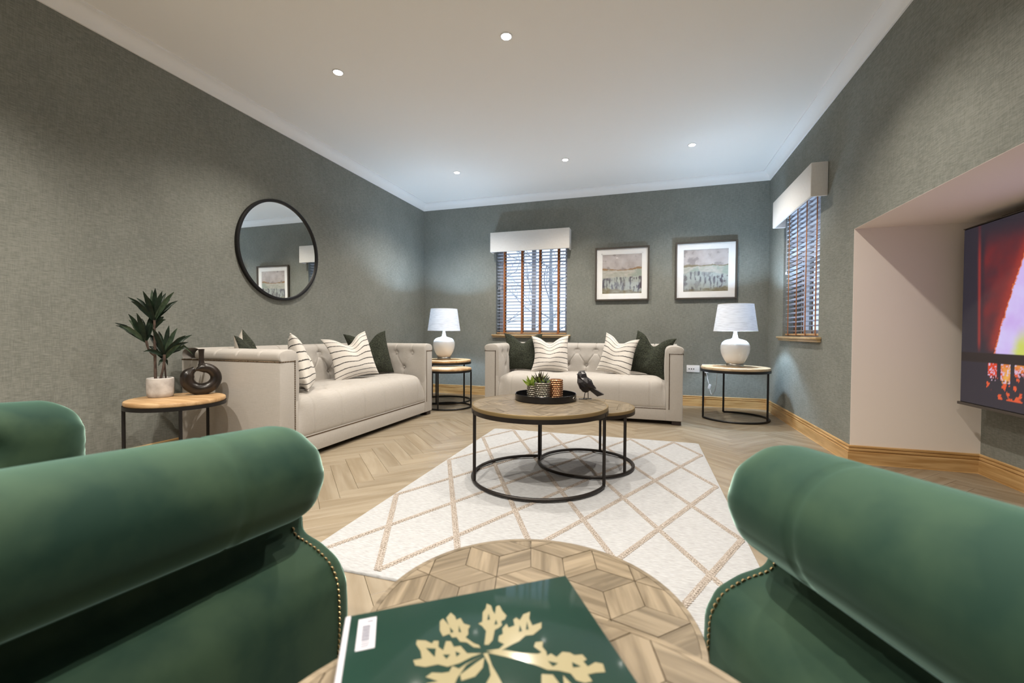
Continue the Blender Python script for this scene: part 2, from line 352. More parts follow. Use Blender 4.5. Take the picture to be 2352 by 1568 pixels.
struct('baseboard_recess_side', sweep((XR, YA), (XA, YA), (0, -1), SK, 1, -1), M_oak, 'oak skirting board along the plain recess side', 'skirting', smooth=False)
struct('baseboard_recess_back', sweep((XA, YA), (XA, YA0), (-1, 0), SK, -1, 0), M_oak, 'oak skirting board under the television', 'skirting', smooth=False)
cp = 0.095
CV = [(0, ZC), (.012, ZC), (.014, ZC+.008)] + [(.014+(cp-.024)*(1-math.cos(a)), ZC+.010+(cp-.022)*math.sin(a)) for a in [PI/2*k/8 for k in range(9)]] + [(cp, ZCEIL-.010), (cp, ZCEIL), (0, ZCEIL)]
struct('trim_1', sweep((XL, YF), (XL, YB), (1, 0), CV, 0, -1), M_corn, 'white cornice along the left wall', 'cornice')
struct('trim_2', sweep((XL, YB), (XR, YB), (0, -1), CV, -1, -1), M_corn, 'white cornice along the far wall', 'cornice')
struct('trim_3', sweep((XR, YB), (XR, YF), (-1, 0), CV, -1, 0), M_corn, 'white cornice along the right wall', 'cornice')

# ------------------------------------------------------------------ floor: herringbone planks
floor = struct('floor', wall_boxes([(XL-0.2, XA+0.2, YF-0.3, YB+0.3, -0.06, -0.006)]), M_sub, 'pale oak herringbone floor', 'floor', smooth=False)
PW, PN = 0.110, 5; PL = PW*PN; RT2 = math.sqrt(2)
def plank_bm(): return B().box((0, 0, -0.0035), (PL-0.0012, PW-0.0012, 0.007), 0.0009, 1)
r2v, u2v, fwv = Vector(r2), Vector(u2), Vector(fw)
def project(p):
    d = Vector(p)-Vector((0, 0, CAM_H)); z = d.dot(fwv)
    if z < 0.05: return None
    return (1176+F_PX*d.dot(r2v)/z, 784-F_PX*d.dot(u2v)/z, z)
planks = []
X0, Y0 = -1.62, 2.129
kk = 45
for m in range(-12, 13):
    for s_ in range(-60, 80):
        for fam in (0, 1):
            if fam == 0: cu, cv_ = s_+PN/2+2*PN*m, s_+0.5
            else: cu, cv_ = s_+0.5+2*PN*m, s_+1+PN/2
            x = X0+(cu-cv_)/RT2*PW; y = Y0+(cu+cv_)/RT2*PW
            ex = PL/2/RT2+0.04
            if x < XL-ex+0.02 or y > YB+ex-0.02 or y < YF-ex or x > XA+ex: continue
            if x > XR+ex and (y > YA+ex-.05 or y < YA0): continue
            planks.append((x, y, fam))
def covered(x, y):
    if -1.15 < x < 0.2 and 1.65 < y < 3.6: return True
    if x < -2.55 and 2.5 < y < 4.2: return True
    if -1.6 < x < 0.1 and y > 4.8 and y < 5.4: return True
    return False
def score(p):
    q = project((p[0], p[1], 0))
    if q is None or covered(p[0], p[1]): return -1
    if not (-60 < q[0] < 2412 and -60 < q[1] < 1560): return -1
    if q[0] < 690 and q[1] > 1060 or q[0] > 1780 and q[1] > 1150+0.2*(q[0]-1900): return -0.5
    return 1/q[2]**2
planks.sort(key=score, reverse=True)
pm = plank_bm(); plank0 = obj('plank', pm, M_plank, floor, smooth=False)
rest = B()
for i, (x, y, fam) in enumerate(planks):
    rz = PI/4 if fam == 0 else 3*PI/4
    if i < 298:
        o = plank0 if i == 0 else plank0.copy()
        if i: COL.objects.link(o); o.parent = floor
        o.location = (x, y, -0.0002*rnd.random()); o.rotation_euler = (0, 0, rz + (PI if rnd.random() < .5 else 0))
    else:
        rest.box((x, y, -0.0035), (PL-0.0012, PW-0.0012, 0.007), 0, rot=Matrix.Rotation(rz, 3, 'Z'))
obj('plank_remainder', rest, M_plank, floor, smooth=False, stuff=True)

# ------------------------------------------------------------------ windows
def make_window(name, width, label):
    """local: x along the wall, y into the room = -y, z up; origin at sill centre, on the wall face"""
    w = bpy.data.objects.new(name, None); COL.objects.link(w); tag(w, label, 'window', kind='structure')
    h = WZ1-WZ0; b = B(); f = 0.055; yy = 0.17
    b.lo(-width/2, -width/2+f, yy, yy+.06, 0, h, .004, 1).lo(width/2-f, width/2, yy, yy+.06, 0, h, .004, 1)
    b.lo(-width/2+f, width/2-f, yy, yy+.06, 0, f, .004, 1).lo(-width/2+f, width/2-f, yy, yy+.06, h-f, h, .004, 1)
    obj('window_frame', b, M_upvc, w, smooth=False)
    b = B(); b.lo(-.03, .03, yy+.005, yy+.055, f, h-f, .004, 1); obj('mullion', b, M_upvc, w, smooth=False)
    for sx in (-1, 1):
        b = B(); x0, x1 = sorted((sx*.03, sx*(width/2-f))); b.lo(x0, x1, yy+.026, yy+.032, f, h-f); obj('pane', b, M_glass, w, smooth=False)
    return w
def sill(w, width, xo=0.055):
    b = B(); b.lo(-width/2-xo, width/2+xo, -.045, .0, -.022, .0, .006, 2); b.lo(-width/2-xo+.012, width/2+xo-.012, -.028, 0, -.045, -.021, .003, 1); b.lo(-width/2, width/2, -.001, .17, -.022, 0)
    obj('window_sill', b, M_sill, w)
w1 = make_window('window_1', WX1-WX0, 'window in the far wall behind an open venetian blind'); w1.location = ((WX0+WX1)/2, YB, WZ0); sill(w1, WX1-WX0)
w2 = make_window('window_2', RY1-RY0, 'window in the right wall behind a venetian blind'); w2.location = (XR, (RY0+RY1)/2, WZ0); w2.rotation_euler = (0, 0, -PI/2); sill(w2, RY1-RY0, 0.075)
def make_blind(width, label, yb):
    t = thing('venetian_blind', label, 'blind', group='venetian blinds in the windows')
    h = WZ1-WZ0; z0 = 0.012
    obj('bottom_rail', B().lo(-width/2, width/2, yb-.024, yb+.024, z0, z0+.018, .003, 1), M_pine, t)
    sm = B()
    n = 27; pitch = .0465
    for k in range(n):
        z = z0+.045+k*pitch
        b = None
        if k == 0:
            b = B()
            def f(u, v): a = (v-.5)*2; return (width*(u-.5), a*.025, .0022*(1-a*a))
            b.grid(f, 1, 6); bmesh.ops.solidify(b.b, geom=b.b.faces, thickness=.0026)
            s0 = obj('slat', b, M_slat, t); o = s0
        else:
            o = s0.copy(); COL.objects.link(o); o.parent = t
        o.location = (0, yb, z); o.rotation_euler = (math.radians(-13+1.2*math.sin(k*1.7)), 0, math.radians(.12*math.sin(k*2.3)))
    top = z0+.045+n*pitch
    obj('head_rail', B().lo(-width/2, width/2, yb-.026, yb+.026, top, min(top+.04, h-.004), .003, 1), M_slat, t)
    for fx in (-.375, -.125, .125, .375):
        x = fx*width*1.03
        b = B()
        b.lo(x-.014, x+.014, yb-.030, yb-.0285, z0, top)
        b.lo(x-.014, x+.014, yb+.0285, yb+.030, z0, top)
        for k in range(n): b.lo(x-.003, x+.003, yb-.029, yb+.029, z0+.0435+k*pitch-.003, z0+.0445+k*pitch-.003)
        b.lo(x-.014, x+.014, yb-.030, yb+.030, z0-.0022, z0-.0004)
        obj('ladder_tape', b, M_tape, t, smooth=False)
    for x in (-width*.465, -width*.44):
        obj('pull_cord', B().tube([(x, yb-.034, top), (x+.004, yb-.034, top-.35), (x, yb-.034, top-.62)], .0012, 5).lathe([(.003, 0), (.006, -.012), (.004, -.03)], 8, (x, yb-.034, top-.62)), M_white, t)
    return t
bl = make_blind(1.035, 'pale venetian blind with tan tapes on the far wall window', 0.045); bl.location = ((WX0+WX1)/2, YB, WZ0)
bl = make_blind(1.02, 'pale venetian blind with tan tapes on the right wall window', 0.045); bl.location = (XR, (RY0+RY1)/2, WZ0); bl.rotation_euler = (0, 0, -PI/2)
def pelmet(width, depth, label, loc, rz):
    t = thing('pelmet', label, 'pelmet', loc, rz, 'cloth pelmets above the windows')
    b = B(); h = .28
    b.lo(-width/2, width/2, -depth, -depth+.02, 0, h, .008, 3)
    obj('front_board', b, M_pelmet, t)
    for sx in (-1, 1):
        obj('side_board', B().lo(sx*width/2-sx*.02, sx*width/2, -depth+.006, -.002, .0, h, .006, 2), M_pelmet, t)
    obj('top_board', B().lo(-width/2+.01, width/2-.01, -depth+.01, -.002, h-.02, h-.002), M_pelmet, t)
pelmet(1.145, .15, 'cream cloth pelmet box above the far wall window', (-1.607, YB, 2.075), 0)
pelmet(1.15, .125, 'cream cloth pelmet box above the right wall window', (XR, 4.735, 2.062), -PI/2)
# windows of the wall behind the viewpoint (mirrored in the picture glass)
for i, (a, c) in enumerate(FW):
    w = bpy.data.objects.new('window_%d' % (i+3), None); COL.objects.link(w); w.location = ((a+c)/2, YF, WZ0)
    tag(w, 'window with open blind in the wall behind the viewpoint, seen only as a reflection', 'window', kind='structure'); wd = c-a
    b = B(); b.lo(-wd/2, -wd/2+.05, -.2, -.14, 0, 1.4).lo(wd/2-.05, wd/2, -.2, -.14, 0, 1.4).lo(-.03, .03, -.2, -.14, .05, 1.35).lo(-wd/2+.05, wd/2-.05, -.2, -.14, 0, .05).lo(-wd/2+.05, wd/2-.05, -.2, -.14, 1.35, 1.4)
    obj('window_frame', b, M_upvc, w, smooth=False)
    obj('pane', B().lo(-wd/2+.05, wd/2-.05, -.175, -.169, .05, 1.35), M_glass, w, smooth=False)
    for k in range(29):
        if k == 0: s1 = obj('slat', B().lo(-wd/2+.01, wd/2-.01, -.075, -.025, -.0013, .0013), M_slat, w, smooth=False); o = s1
        else: o = s1.copy(); COL.objects.link(o); o.parent = w
        o.location = (0, 0, .03+k*.0465)

# ------------------------------------------------------------------ downlights
def downlight(x, y, label, power=1.0):
    t = thing('downlight', label, 'downlight', (x, y, ZCEIL), group='recessed ceiling downlights')
    obj('bezel', B().lathe([(.042, -.001), (.041, -.004), (.034, -.005), (.029, -.002), (.029, .0)], 24, caps=False), M_white, t)
    obj('lens', B().lathe([(.031, -.0052), (.031, -.0062)], 24), M_led, t, smooth=False)
    L = bpy.data.lights.new('downlight_beam', 'SPOT'); L.energy = SPOT_W*power; L.color = SPOT_C; L.spot_size = math.radians(128); L.spot_blend = 0.75; L.shadow_soft_size = 0.028
    lo = bpy.data.objects.new('downlight_beam', L); COL.objects.link(lo); lo.parent = t; lo.location = (0, 0, -0.040)
sx_names = {-2.26: 'left', -0.92: 'middle', 0.41: 'right'}
for y, nm in ((4.86, 'far row of downlights, near the far wall'), (2.74, 'nearer row of downlights, above the coffee tables')):
    for x in sx_names: downlight(x, y, '%s lamp in the %s' % (sx_names[x], nm))
for y, nm in ((.62, 'row above the armchairs, outside the picture'), (-1.5, 'row behind the viewpoint')):
    for x in sx_names: downlight(x, y, '%s lamp in the downlight %s' % (sx_names[x], nm), 1.6)  # unseen rows run brighter than the visible ones, as added fill light

# ------------------------------------------------------------------ upholstery helper
def resample(pts, n):
    d = [0]
    for a, b in zip(pts, pts[1:]): d.append(d[-1]+math.dist(a, b))
    out = []; k = 0
    for i in range(n+1):
        s = d[-1]*i/n
        while k < len(pts)-2 and d[k+1] < s: k += 1
        f = (s-d[k])/(d[k+1]-d[k]) if d[k+1] > d[k] else 0
        out.append((pts[k][0]+(pts[k+1][0]-pts[k][0])*f, pts[k][1]+(pts[k+1][1]-pts[k][1])*f))
    return out, d[-1]
def rounded(pts, it=2):
    for _ in range(it):
        q = [pts[0]]
        for a, b in zip(pts, pts[1:]):
            q += [(a[0]*.75+b[0]*.25, a[1]*.75+b[1]*.25), (a[0]*.25+b[0]*.75, a[1]*.25+b[1]*.75)]
        pts = q+[pts[-1]]
    return pts
def seg_d(px, py, a, b):
    vx, vy = b[0]-a[0], b[1]-a[1]; L = vx*vx+vy*vy
    f = max(0, min(1, ((px-a[0])*vx+(py-a[1])*vy)/L)) if L else 0
    return math.hypot(px-a[0]-f*vx, py-a[1]-f*vy)
def tuft_sheet(b, prof, ts, ns, buttons, folds, mapf, depth=.030, rad=.034, fold=.011, fwid=.009, taper=None, extra=None, thick=None):
    P, L = resample(prof, ns)
    rings = []
    for t in ts:
        row = []
        bs = [q for q in buttons if abs(q[0]-t) < .12]
        fs = [f for f in folds if min(f[0][0], f[1][0])-.05 < t < max(f[0][0], f[1][0])+.05]
        for i, (p, q) in enumerate(P):
            s = L*i/ns
            a = P[max(i-1, 0)]; c = P[min(i+1, ns)]
            tx, ty = c[0]-a[0], c[1]-a[1]; l = math.hypot(tx, ty) or 1
            nx, ny = -ty/l, tx/l
            D = 0
            for q2 in bs:
                d2 = math.hypot(q2[0]-t, q2[1]-s); D = max(D, depth*math.exp(-(d2/rad)**2)+.009*math.exp(-(d2/.075)**2))
            F = 0
            for f in fs: F = max(F, math.exp(-(seg_d(t, s, *f)/fwid)**2))
            D += fold*F
            if extra: D += extra(t, s)
            row.append(mapf(t, p-nx*D, q-ny*D) if not taper else mapf(t, *taper(t, p-nx*D, q-ny*D)))
        rings.append(row)
    V = [b.ring(r) for r in rings]
    for i in range(len(V)-1): b.bridge(V[i], V[i+1], False)
    return V
def frange(a, b, step):
    n = max(1, round((b-a)/step)); return [a+(b-a)*i/n for i in range(n+1)]
def nail(b, p, n, r=.0055):
    n = Vector(n).normalized(); x = n.orthogonal().normalized(); y = n.cross(x); p = Vector(p)
    R = [[p+n*h+rr*(math.cos(k*PI/3)*x+math.sin(k*PI/3)*y) for k in range(6)] for rr, h in ((r, -.001), (r*.95, r*.3), (r*.5, r*.65))]
    b.loft(R)
def nail_line(b, p0, p1, n, step=.0125, r=.0055):
    p0, p1 = Vector(p0), Vector(p1); k = max(1, int((p1-p0).length/step))
    for i in range(k+1): nail(b, p0.lerp(p1, i/k), n, r)

# ------------------------------------------------------------------ cream sofas
SL, SD, AW = 2.12, 0.92, 0.16
def make_sofa(name, label, loc, rz):
    t = thing(name, label, 'sofa', loc, rz, 'matching cream chesterfield sofas')
    hl, hd = SL/2, SD/2; zt = .722
    for sx in (-1, 1):
        b = B(); b.lo(sx*hl, sx*(hl-AW+.022), -hd, hd-.01, .04, zt, .008, 2).lo(sx*(hl-.03), sx*(hl-AW-.001), -hd+.0005, hd-.02, .0405, .44, .008, 2)
        arm = obj('arm', b, M_linen, t)
        # padded inside and top of the arm
        prof = rounded([(.0, .36), (-.012, .47), (-.016, .58), (-.008, .68), (-.006, .76), (.03, .798), (.10, .800), (.160, .785), (.174, .75), (.162, .722), (.15, .722)])
        T0, T1 = -hd+.002, hd-.16
        bt = [(-hd+.17+.2*k, .335) for k in range(4)] + [(-hd+.27+.2*k, .175) for k in range(3)]
        fo = []
        for k in range(4):
            fo.append(((bt[k][0], .335), (bt[k][0], .60)))
            if k < 3: fo += [(bt[k], bt[4+k]), (bt[k+1], bt[4+k])]
        fo += [(bt[4+k], (bt[4+k][0], 0)) for k in range(3)]
        b = B(); ts = [T0, T0+.004, T0+.010, T0+.018]+frange(T0+.028, T1, .0075)
        cen = (.08, .70)
        def tap(tt, p, q):
            f = (tt-T0)/.028
            if f >= 1: return p, q
            k = .93+.07*math.sqrt(max(0, 1-(1-f)**2)); return cen[0]+(p-cen[0])*k, cen[1]+(q-cen[1])*k
        mf = lambda tt, p, q, sx=sx: (sx*(hl-AW+p), tt, q)
        V = tuft_sheet(b, prof, ts, 64, bt, fo, mf, taper=tap, depth=.032, rad=.026, fold=.009, fwid=.0055)
        b.cap(V[0])
        pad = obj('arm_padding', b, M_linen, t, ang=70)
        pr, L = resample(prof, 64)
        for (tt, s) in bt:
            i = int(s/L*64); p, q = pr[i]
            obj('button', B().sph((0, 0, 0), .012, 10, 6, (.5, 1, 1)), M_linen, t, loc=mf(tt, p+.028, q))
    # back
    b = B(); b.lo(-hl+.01, hl-.01, hd-.19, hd, .04, zt, .008, 2); obj('back_frame', b, M_linen, t)
    prof = rounded([(-.035, .36), (-.040, .47), (-.035, .60), (-.015, .70), (-.004, .765), (.035, .800), (.11, .802), (.18, .788), (.196, .75), (.186, .722), (.17, .722)])
    y0 = hd-.19
    pitch = .228; tops = [(-.798+pitch*k, .345) for k in range(8)]; lows = [(-.684+.228*k, .178) for k in range(7)]
    fo = []
    for k, q in enumerate(tops):
        fo.append((q, (q[0], .66)))
        if k < 7: fo += [(q, lows[k]), (tops[k+1], lows[k])]
    fo += [(q, (q[0], 0)) for q in lows]
    b = B(); mf = lambda tt, p, q: (tt, y0+p, q)
    tuft_sheet(b, prof, frange(-hl+.015, hl-.015, .0055), 76, tops+lows, fo, mf, depth=.034, rad=.026, fold=.010, fwid=.0045)
    obj('backrest', b, M_linen, t, ang=70)
    pr, L = resample(prof, 76)
    for (tt, s) in tops+lows:
        p, q = pr[int(s/L*76)]
        obj('button', B().sph((0, 0, 0), .012, 10, 6, (1, .5, 1)), M_linen, t, loc=mf(tt, p+.029, q))
    # front rail and seat
    b = B(); b.lo(-hl+AW-.025, hl-AW+.025, -hd+.006, -hd+.09, .04, .17, .006, 2); obj('front_rail', b, M_linen, t)
    x1 = hl-AW-.002
    prof = rounded([(.012, .168), (.000, .19), (-.004, .30), (.008, .39), (.045, .445), (.13, .470), (.28, .474), (.50, .462), (.74, .45)])
    _, L = resample(prof, 60)
    seams = [-.75+.3*k for k in range(6)]
    r1, r2_ = .42, .58
    bt = [(s, r1) for s in seams]+[(s+.15, r2_) for s in seams[:-1]]
    fo = [((s, 0.0), (s, .30)) for s in seams]
    for k, s in enumerate(seams):
        if k < 5: fo += [((s, r1), (s+.15, r2_)), ((s+.3, r1), (s+.15, r2_))]
    def endround(tt, s):
        d = x1-abs(tt); return (.045*math.exp(-(d/.06)**2) if s > .2 else .045*math.exp(-(d/.06)**2)*max(0, s/.2)**1.5)
    b = B(); mf = lambda tt, p, q: (tt, -hd+p, q)
    tuft_sheet(b, prof, frange(-x1, x1, .010), 60, bt, fo, mf, depth=.012, rad=.02, fold=.007, fwid=.0055, extra=endround)
    obj('seat_cushion', b, M_linen, t, ang=70)
    # nail trim
    b = B(); f = -hd-.001; xn = hl-AW+.032
    for sx in (-1, 1):
        nail_line(b, (sx*xn, f, zt-.004), (sx*xn, f, .160), (0, -1, 0))
        nail_line(b, (sx*(hl-.004), f, zt-.006), (sx*xn, f, zt-.006), (0, -1, 0))
        nail_line(b, (sx*(hl+.001), -hd+.006, zt-.006), (sx*(hl+.001), hd-.02, zt-.006), (sx, 0, 0))
    nail_line(b, (-xn, f+.006, .160), (xn, f+.006, .160), (0, -1, 0))
    obj('nail_trim', b, M_nail, t, stuff=True, label='row of small bronze nailheads')
    b = B().lo(-hl+.06, hl-.06, -hd+.05, hd-.04, .036, .05); obj('dust_cover', b, M_black, t, smooth=False)
    for sx in (-1, 1):
        for sy in (-1, 1): obj('leg', B().lo(sx*(hl-.012), sx*(hl-.10), sy*(hd-.012), sy*(hd-.10), 0, .041, .003, 1), M_dkwood, t)
    return t
S2_LOC, S1_LOC = (-.727, 4.61+SD/2, 0), (-2.34-SD/2, 3.325, 0)
sofa = make_sofa('chesterfield_sofa', 'cream button-tufted sofa below the far window, facing the room', S2_LOC, 0)
sofa2 = copy_tree(sofa); sofa2.location = S1_LOC; sofa2.rotation_euler = (0, 0, PI/2)
sofa2['label'] = 'cream button-tufted sofa along the left wall under the round mirror'

# ------------------------------------------------------------------ cushions
def make_cushion(kind, label, loc, rz, lean, roll, size=.46, chop=.07, seed=0, tk=.085):
    t = thing('throw_cushion', label, 'cushion', loc, 0, 'throw cushions on the sofas')
    t.rotation_mode = 'YXZ'
    R = Matrix.Rotation(rz, 3, 'Z') @ Matrix.Rotation(-lean, 3, 'X') @ Matrix.Rotation(roll, 3, 'Y')
    t.rotation_mode = 'XYZ'; t.rotation_euler = R.to_euler('XYZ')
    a = size/2; n = 44 if kind == 'boucle' else 34
    def shape(sgn):
        def f(uu, vv):
            # denser sampling towards the edges
            u = math.sin((uu-.5)*PI); v = math.sin((vv-.5)*PI)
            X = a*u*(1-.13*(1-v*v)); Z = a*v*(1-.12*(1-u*u))
            w = max(0, (v+1)/2)**1.6
            Z -= chop*math.exp(-(u/.40)**2)*w
            X += .012*math.sin(seed+v*2.2)
            th = tk*((1-u*u)*(1-v*v))**.5*(1+.18*math.sin(seed*3+u*3-v*2))
            th *= 1-.45*math.exp(-(u/.22)**2)*w
            th *= 1+.25*(-v)*.5
            nz = noise.noise(Vector((u*2.2+seed, v*2.2, sgn*3)))*.010*(1-max(abs(u), abs(v))**4)
            if kind == 'boucle': nz += noise.noise(Vector((u*16+seed, v*16, sgn)))*.004
            curl = .02*(u*u)*(v*v)
            return (X, sgn*(th+abs(nz)*.4+nz*.6*(th > .005))+curl*math.cos(seed), Z+a)
        return f
    mats = (M_stripe, M_stripe) if kind == 'stripe' else (M_boucle, M_beige)
    b = B(); b.grid(shape(-1), n, n, uv=True); obj('front_panel', b, mats[0], t, ang=80)
    b = B(); b.grid(shape(1), n, n, uv=True); obj('back_panel', b, mats[1], t, ang=80, label='plain beige back' if kind == 'boucle' else None)
    return t
rad = math.radians
# far sofa, left to right (front of the cushion faces -y)
make_cushion('boucle', 'dark green boucle cushion at the left end of the far sofa', (-1.475, 5.05, .455), rad(12), rad(14), rad(1), chop=.10, seed=1, size=.48)
make_cushion('stripe', 'cream striped cushion on the left half of the far sofa', (-1.115, 4.99, .452), rad(2), rad(16), rad(-1), size=.455, chop=.075, seed=2)
make_cushion('stripe', 'cream striped cushion on the right half of the far sofa', (-.395, 5.00, .452), rad(-30), rad(15), rad(10), size=.46, chop=.07, seed=3.4)
make_cushion('boucle', 'dark green boucle cushion at the right end of the far sofa', (-.035, 4.99, .452), rad(-28), rad(12), rad(11), chop=.11, seed=4, size=.48)
# left sofa, near to far (rotated to face +x)
make_cushion('boucle', 'dark green boucle cushion peeking over the near arm of the left sofa', (-2.93, 2.62, .455), rad(132), rad(14), rad(-6), chop=.07, seed=5, size=.48)
make_cushion('stripe', 'cream striped cushion against the near arm of the left sofa', (-2.58, 2.78, .455), rad(138), rad(15), rad(6), chop=.05, seed=6.2)
make_cushion('stripe', 'cream striped cushion in the middle of the left sofa', (-2.72, 3.60, .462), rad(62), rad(20), rad(-11), size=.47, chop=.09, seed=7)
make_cushion('boucle', 'dark green boucle cushion at the far end of the left sofa', (-2.82, 3.97, .455), rad(60), rad(14), rad(-5), size=.48, chop=.10, seed=8.3)

# ------------------------------------------------------------------ round nesting tables
def ring_arc(b, r, z, a0, a1, tube, n=64):
    full = abs(a1-a0) >= 359
    k = n if full else int(n*abs(a1-a0)/360)+2
    pts = [(r*math.cos(rad(a0+(a1-a0)*i/(k if full else k-1))), r*math.sin(rad(a0+(a1-a0)*i/(k if full else k-1))), z) for i in range(k)]
    b.tube(pts, tube, 8, closed=full)
def make_table(name, label, cat, loc, r, ztop, tth, legs, arc, wood_m, frame_m, tube=.009, band=.022, group=None, parquet=0, tilt=0.0, edge_m=None, lip=.004):
    t = thing(name, label, cat, loc, 0, group)
    zb = ztop-tth
    if parquet:
        obj('tabletop', B().lathe([(r-.008, zb), (r, zb+.004), (r, ztop-.003), (r-.002, ztop), (r-.010, ztop), (r-.010, ztop-.004), (0.001, ztop-.004)], 72), edge_m, t)
        # rhombus parquet: three plank directions, each rhombus split into planks, clipped to the disc
        a = parquet; th = tilt
        circ = [((r-.0105)*math.cos(2*PI*k/60), (r-.0105)*math.sin(2*PI*k/60)) for k in range(60)]
        def clip(poly):
            for i in range(60):
                (x1, y1), (x2, y2) = circ[i], circ[(i+1) % 60]; out = []
                for j in range(len(poly)):
                    p, q = poly[j], poly[(j+1) % len(poly)]
                    dp = (x2-x1)*(p[1]-y1)-(y2-y1)*(p[0]-x1); dq = (x2-x1)*(q[1]-y1)-(y2-y1)*(q[0]-x1)
                    if dp >= 0: out.append(p)
                    if dp*dq < 0: f = dp/(dp-dq); out.append((p[0]+(q[0]-p[0])*f, p[1]+(q[1]-p[1])*f))
                poly = out
                if len(poly) < 3: return []
            return poly
        e = [(math.cos(th+k*PI/3), math.sin(th+k*PI/3)) for k in range(6)]
        N = int(r/a)+2
        for i in range(-N, N+1):
            for j in range(-N, N+1):
                # hexagon-lattice vertices of the rhombille tiling
                cx = i*(e[0][0]+e[1][0])*a + j*(e[1][0]+e[2][0])*a; cy = i*(e[0][1]+e[1][1])*a + j*(e[1][1]+e[2][1])*a
                if math.hypot(cx, cy) > r+2*a: continue
                for k in (0, 2, 4):
                    u, v = e[k], e[(k+1) % 6]
                    g = .0008
                    q = [(cx+g*(u[0]+v[0]), cy+g*(u[1]+v[1])), (cx+a*u[0]-g*(u[0]-v[0]), cy+a*u[1]-g*(u[1]-v[1])), (cx+a*(u[0]+v[0])-g*(u[0]+v[0]), cy+a*(u[1]+v[1])-g*(u[1]+v[1])), (cx+a*v[0]+g*(u[0]-v[0]), cy+a*v[1]+g*(u[1]-v[1]))]
                    q = clip(q)
                    if len(q) < 3: continue
                    mx = sum(p[0] for p in q)/len(q); my = sum(p[1] for p in q)/len(q)
                    ar = abs(sum(q[m][0]*q[(m+1) % len(q)][1]-q[(m+1) % len(q)][0]*q[m][1] for m in range(len(q))))/2
                    if ar < 2e-5: continue
                    d = (u, v, (u[0]+v[0], u[1]+v[1]))[rnd.choice((0, 1))]
                    an = math.atan2(d[1], d[0]); c_, s_ = math.cos(an), math.sin(an)
                    loc2 = [((p[0]-mx)*c_+(p[1]-my)*s_, -(p[0]-mx)*s_+(p[1]-my)*c_) for p in q]
                    o = obj('parquet_piece', B().poly(loc2, -.004, .0006*rnd.random()), wood_m, t, smooth=False, loc=(mx, my, ztop-.0005), rot=(0, 0, an))
    else:
        obj('tabletop', B().lathe([(.001, zb), (r-.012, zb), (r-.004, zb+.003), (r, zb+.009), (r, ztop-.007), (r-.003, ztop-.002), (r-.009, ztop), (.001, ztop)], 72), wood_m, t)
    rb = r+lip
    obj('rim_band', B().lathe([(rb, zb-band+.004), (rb, zb+.004), (rb-.004, zb+.004), (rb-.004, zb-.0005), (rb-.028, zb-.0005), (rb-.028, zb-.005), (rb-.004, zb-.005), (rb-.004, zb-band+.004)], 72, loop=True, caps=False), frame_m, t)
    rl = r-tube*.6
    for a in legs:
        obj('leg', B().tube([(rl*math.cos(rad(a)), rl*math.sin(rad(a)), tube), (rl*math.cos(rad(a)), rl*math.sin(rad(a)), zb-.004)], tube, 8), frame_m, t)
    b = B(); ring_arc(b, rl, tube, arc[0], arc[1], tube); obj('base_ring', b, frame_m, t)
    return t
G1, G2, G3 = 'round coffee tables on the rug', 'round wooden side tables on black frames', 'round parquet tables between the armchairs'
make_table('coffee_table', 'larger round coffee table with parquet top and bronze frame on the rug', 'table', (-.651, 2.634, .0165), .425, .462, .024, (216, 102.6, 349), (102.6, 349), M_parq, M_iron, .010, .026, G1, parquet=.125, tilt=rad(12), edge_m=M_brass, lip=.001)
make_table('coffee_table', 'smaller lower round coffee table tucked behind the larger one', 'table', (-.409, 2.996, .0165), .328, .408, .022, (78, -32, 190), (0, 360), M_parq, M_iron, .010, .022, G1, parquet=.125, tilt=rad(30), edge_m=M_brass, lip=.001)
make_table('side_table', 'round wooden side table with white lamp in the right corner', 'table', (.905, 5.229, 0), .342, .565, .034, (195, -33, 100), (195, 460), M_pine_l, M_black, .0105, .024, G2)
make_table('side_table', 'taller round side table with white lamp in the left corner', 'table', (-2.62, 5.29, 0), .342, .558, .034, (-18, 150, 255), (0, 360), M_pine, M_black, .0105, .024, G2)
make_table('side_table', 'lower round side table tucked in front of the left lamp table', 'table', (-2.363, 4.85, 0), .285, .487, .030, (270, 25, 150), (0, 360), M_pine, M_black, .0095, .022, G2)
make_table('side_table', 'round wooden side table holding the plant and vase beside the left sofa', 'table', (-2.84, 1.95, 0), .258, .50, .030, (240, 329, 104), (0, 360), M_pine, M_black, .0095, .022, G2)
make_table('nesting_table', 'lower round parquet table just beyond the green book', 'table', (-.162, .61, 0), .243, .50, .026, (60, 180, 300), (0, 360), M_parq, M_iron, .009, .022, G3, parquet=.068, tilt=rad(45), edge_m=M_parq, lip=.001)
make_table('nesting_table', 'taller round parquet table under the green book', 'table', (-.070, .257, 0), .262, .58, .026, (0, 120, 240), (0, 360), M_parq, M_iron, .009, .022, G3, parquet=.078, tilt=rad(45), edge_m=M_parq, lip=.001)

# ------------------------------------------------------------------ rug
RB = [(-1.394, 3.862), (.407, 3.875), (.432, 1.385), (-1.346, 1.365)]
rug = thing('area_rug', 'ivory woven rug with a braided diamond lattice under the coffee tables', 'rug', (-.475, 2.62, 0))
def rugp(u, v):
    a = (RB[3][0]+(RB[2][0]-RB[3][0])*u, RB[3][1]+(RB[2][1]-RB[3][1])*u); c = (RB[0][0]+(RB[1][0]-RB[0][0])*u, RB[0][1]+(RB[1][1]-RB[0][1])*u)
    return (a[0]+(c[0]-a[0])*v+.475, a[1]+(c[1]-a[1])*v-2.62)
b = B()
def rug_f(u, v):
    x, y = rugp(u, v); e = min(u, 1-u)*1.8; e2 = min(v, 1-v)*2.5; m = min(e, e2)
    return (x, y, .0105+.0008*math.sin(v*2.5*2*PI/.016)*(m > .006) - (.004 if m <= 0 else 0))
V = b.grid(rug_f, 60, 620)
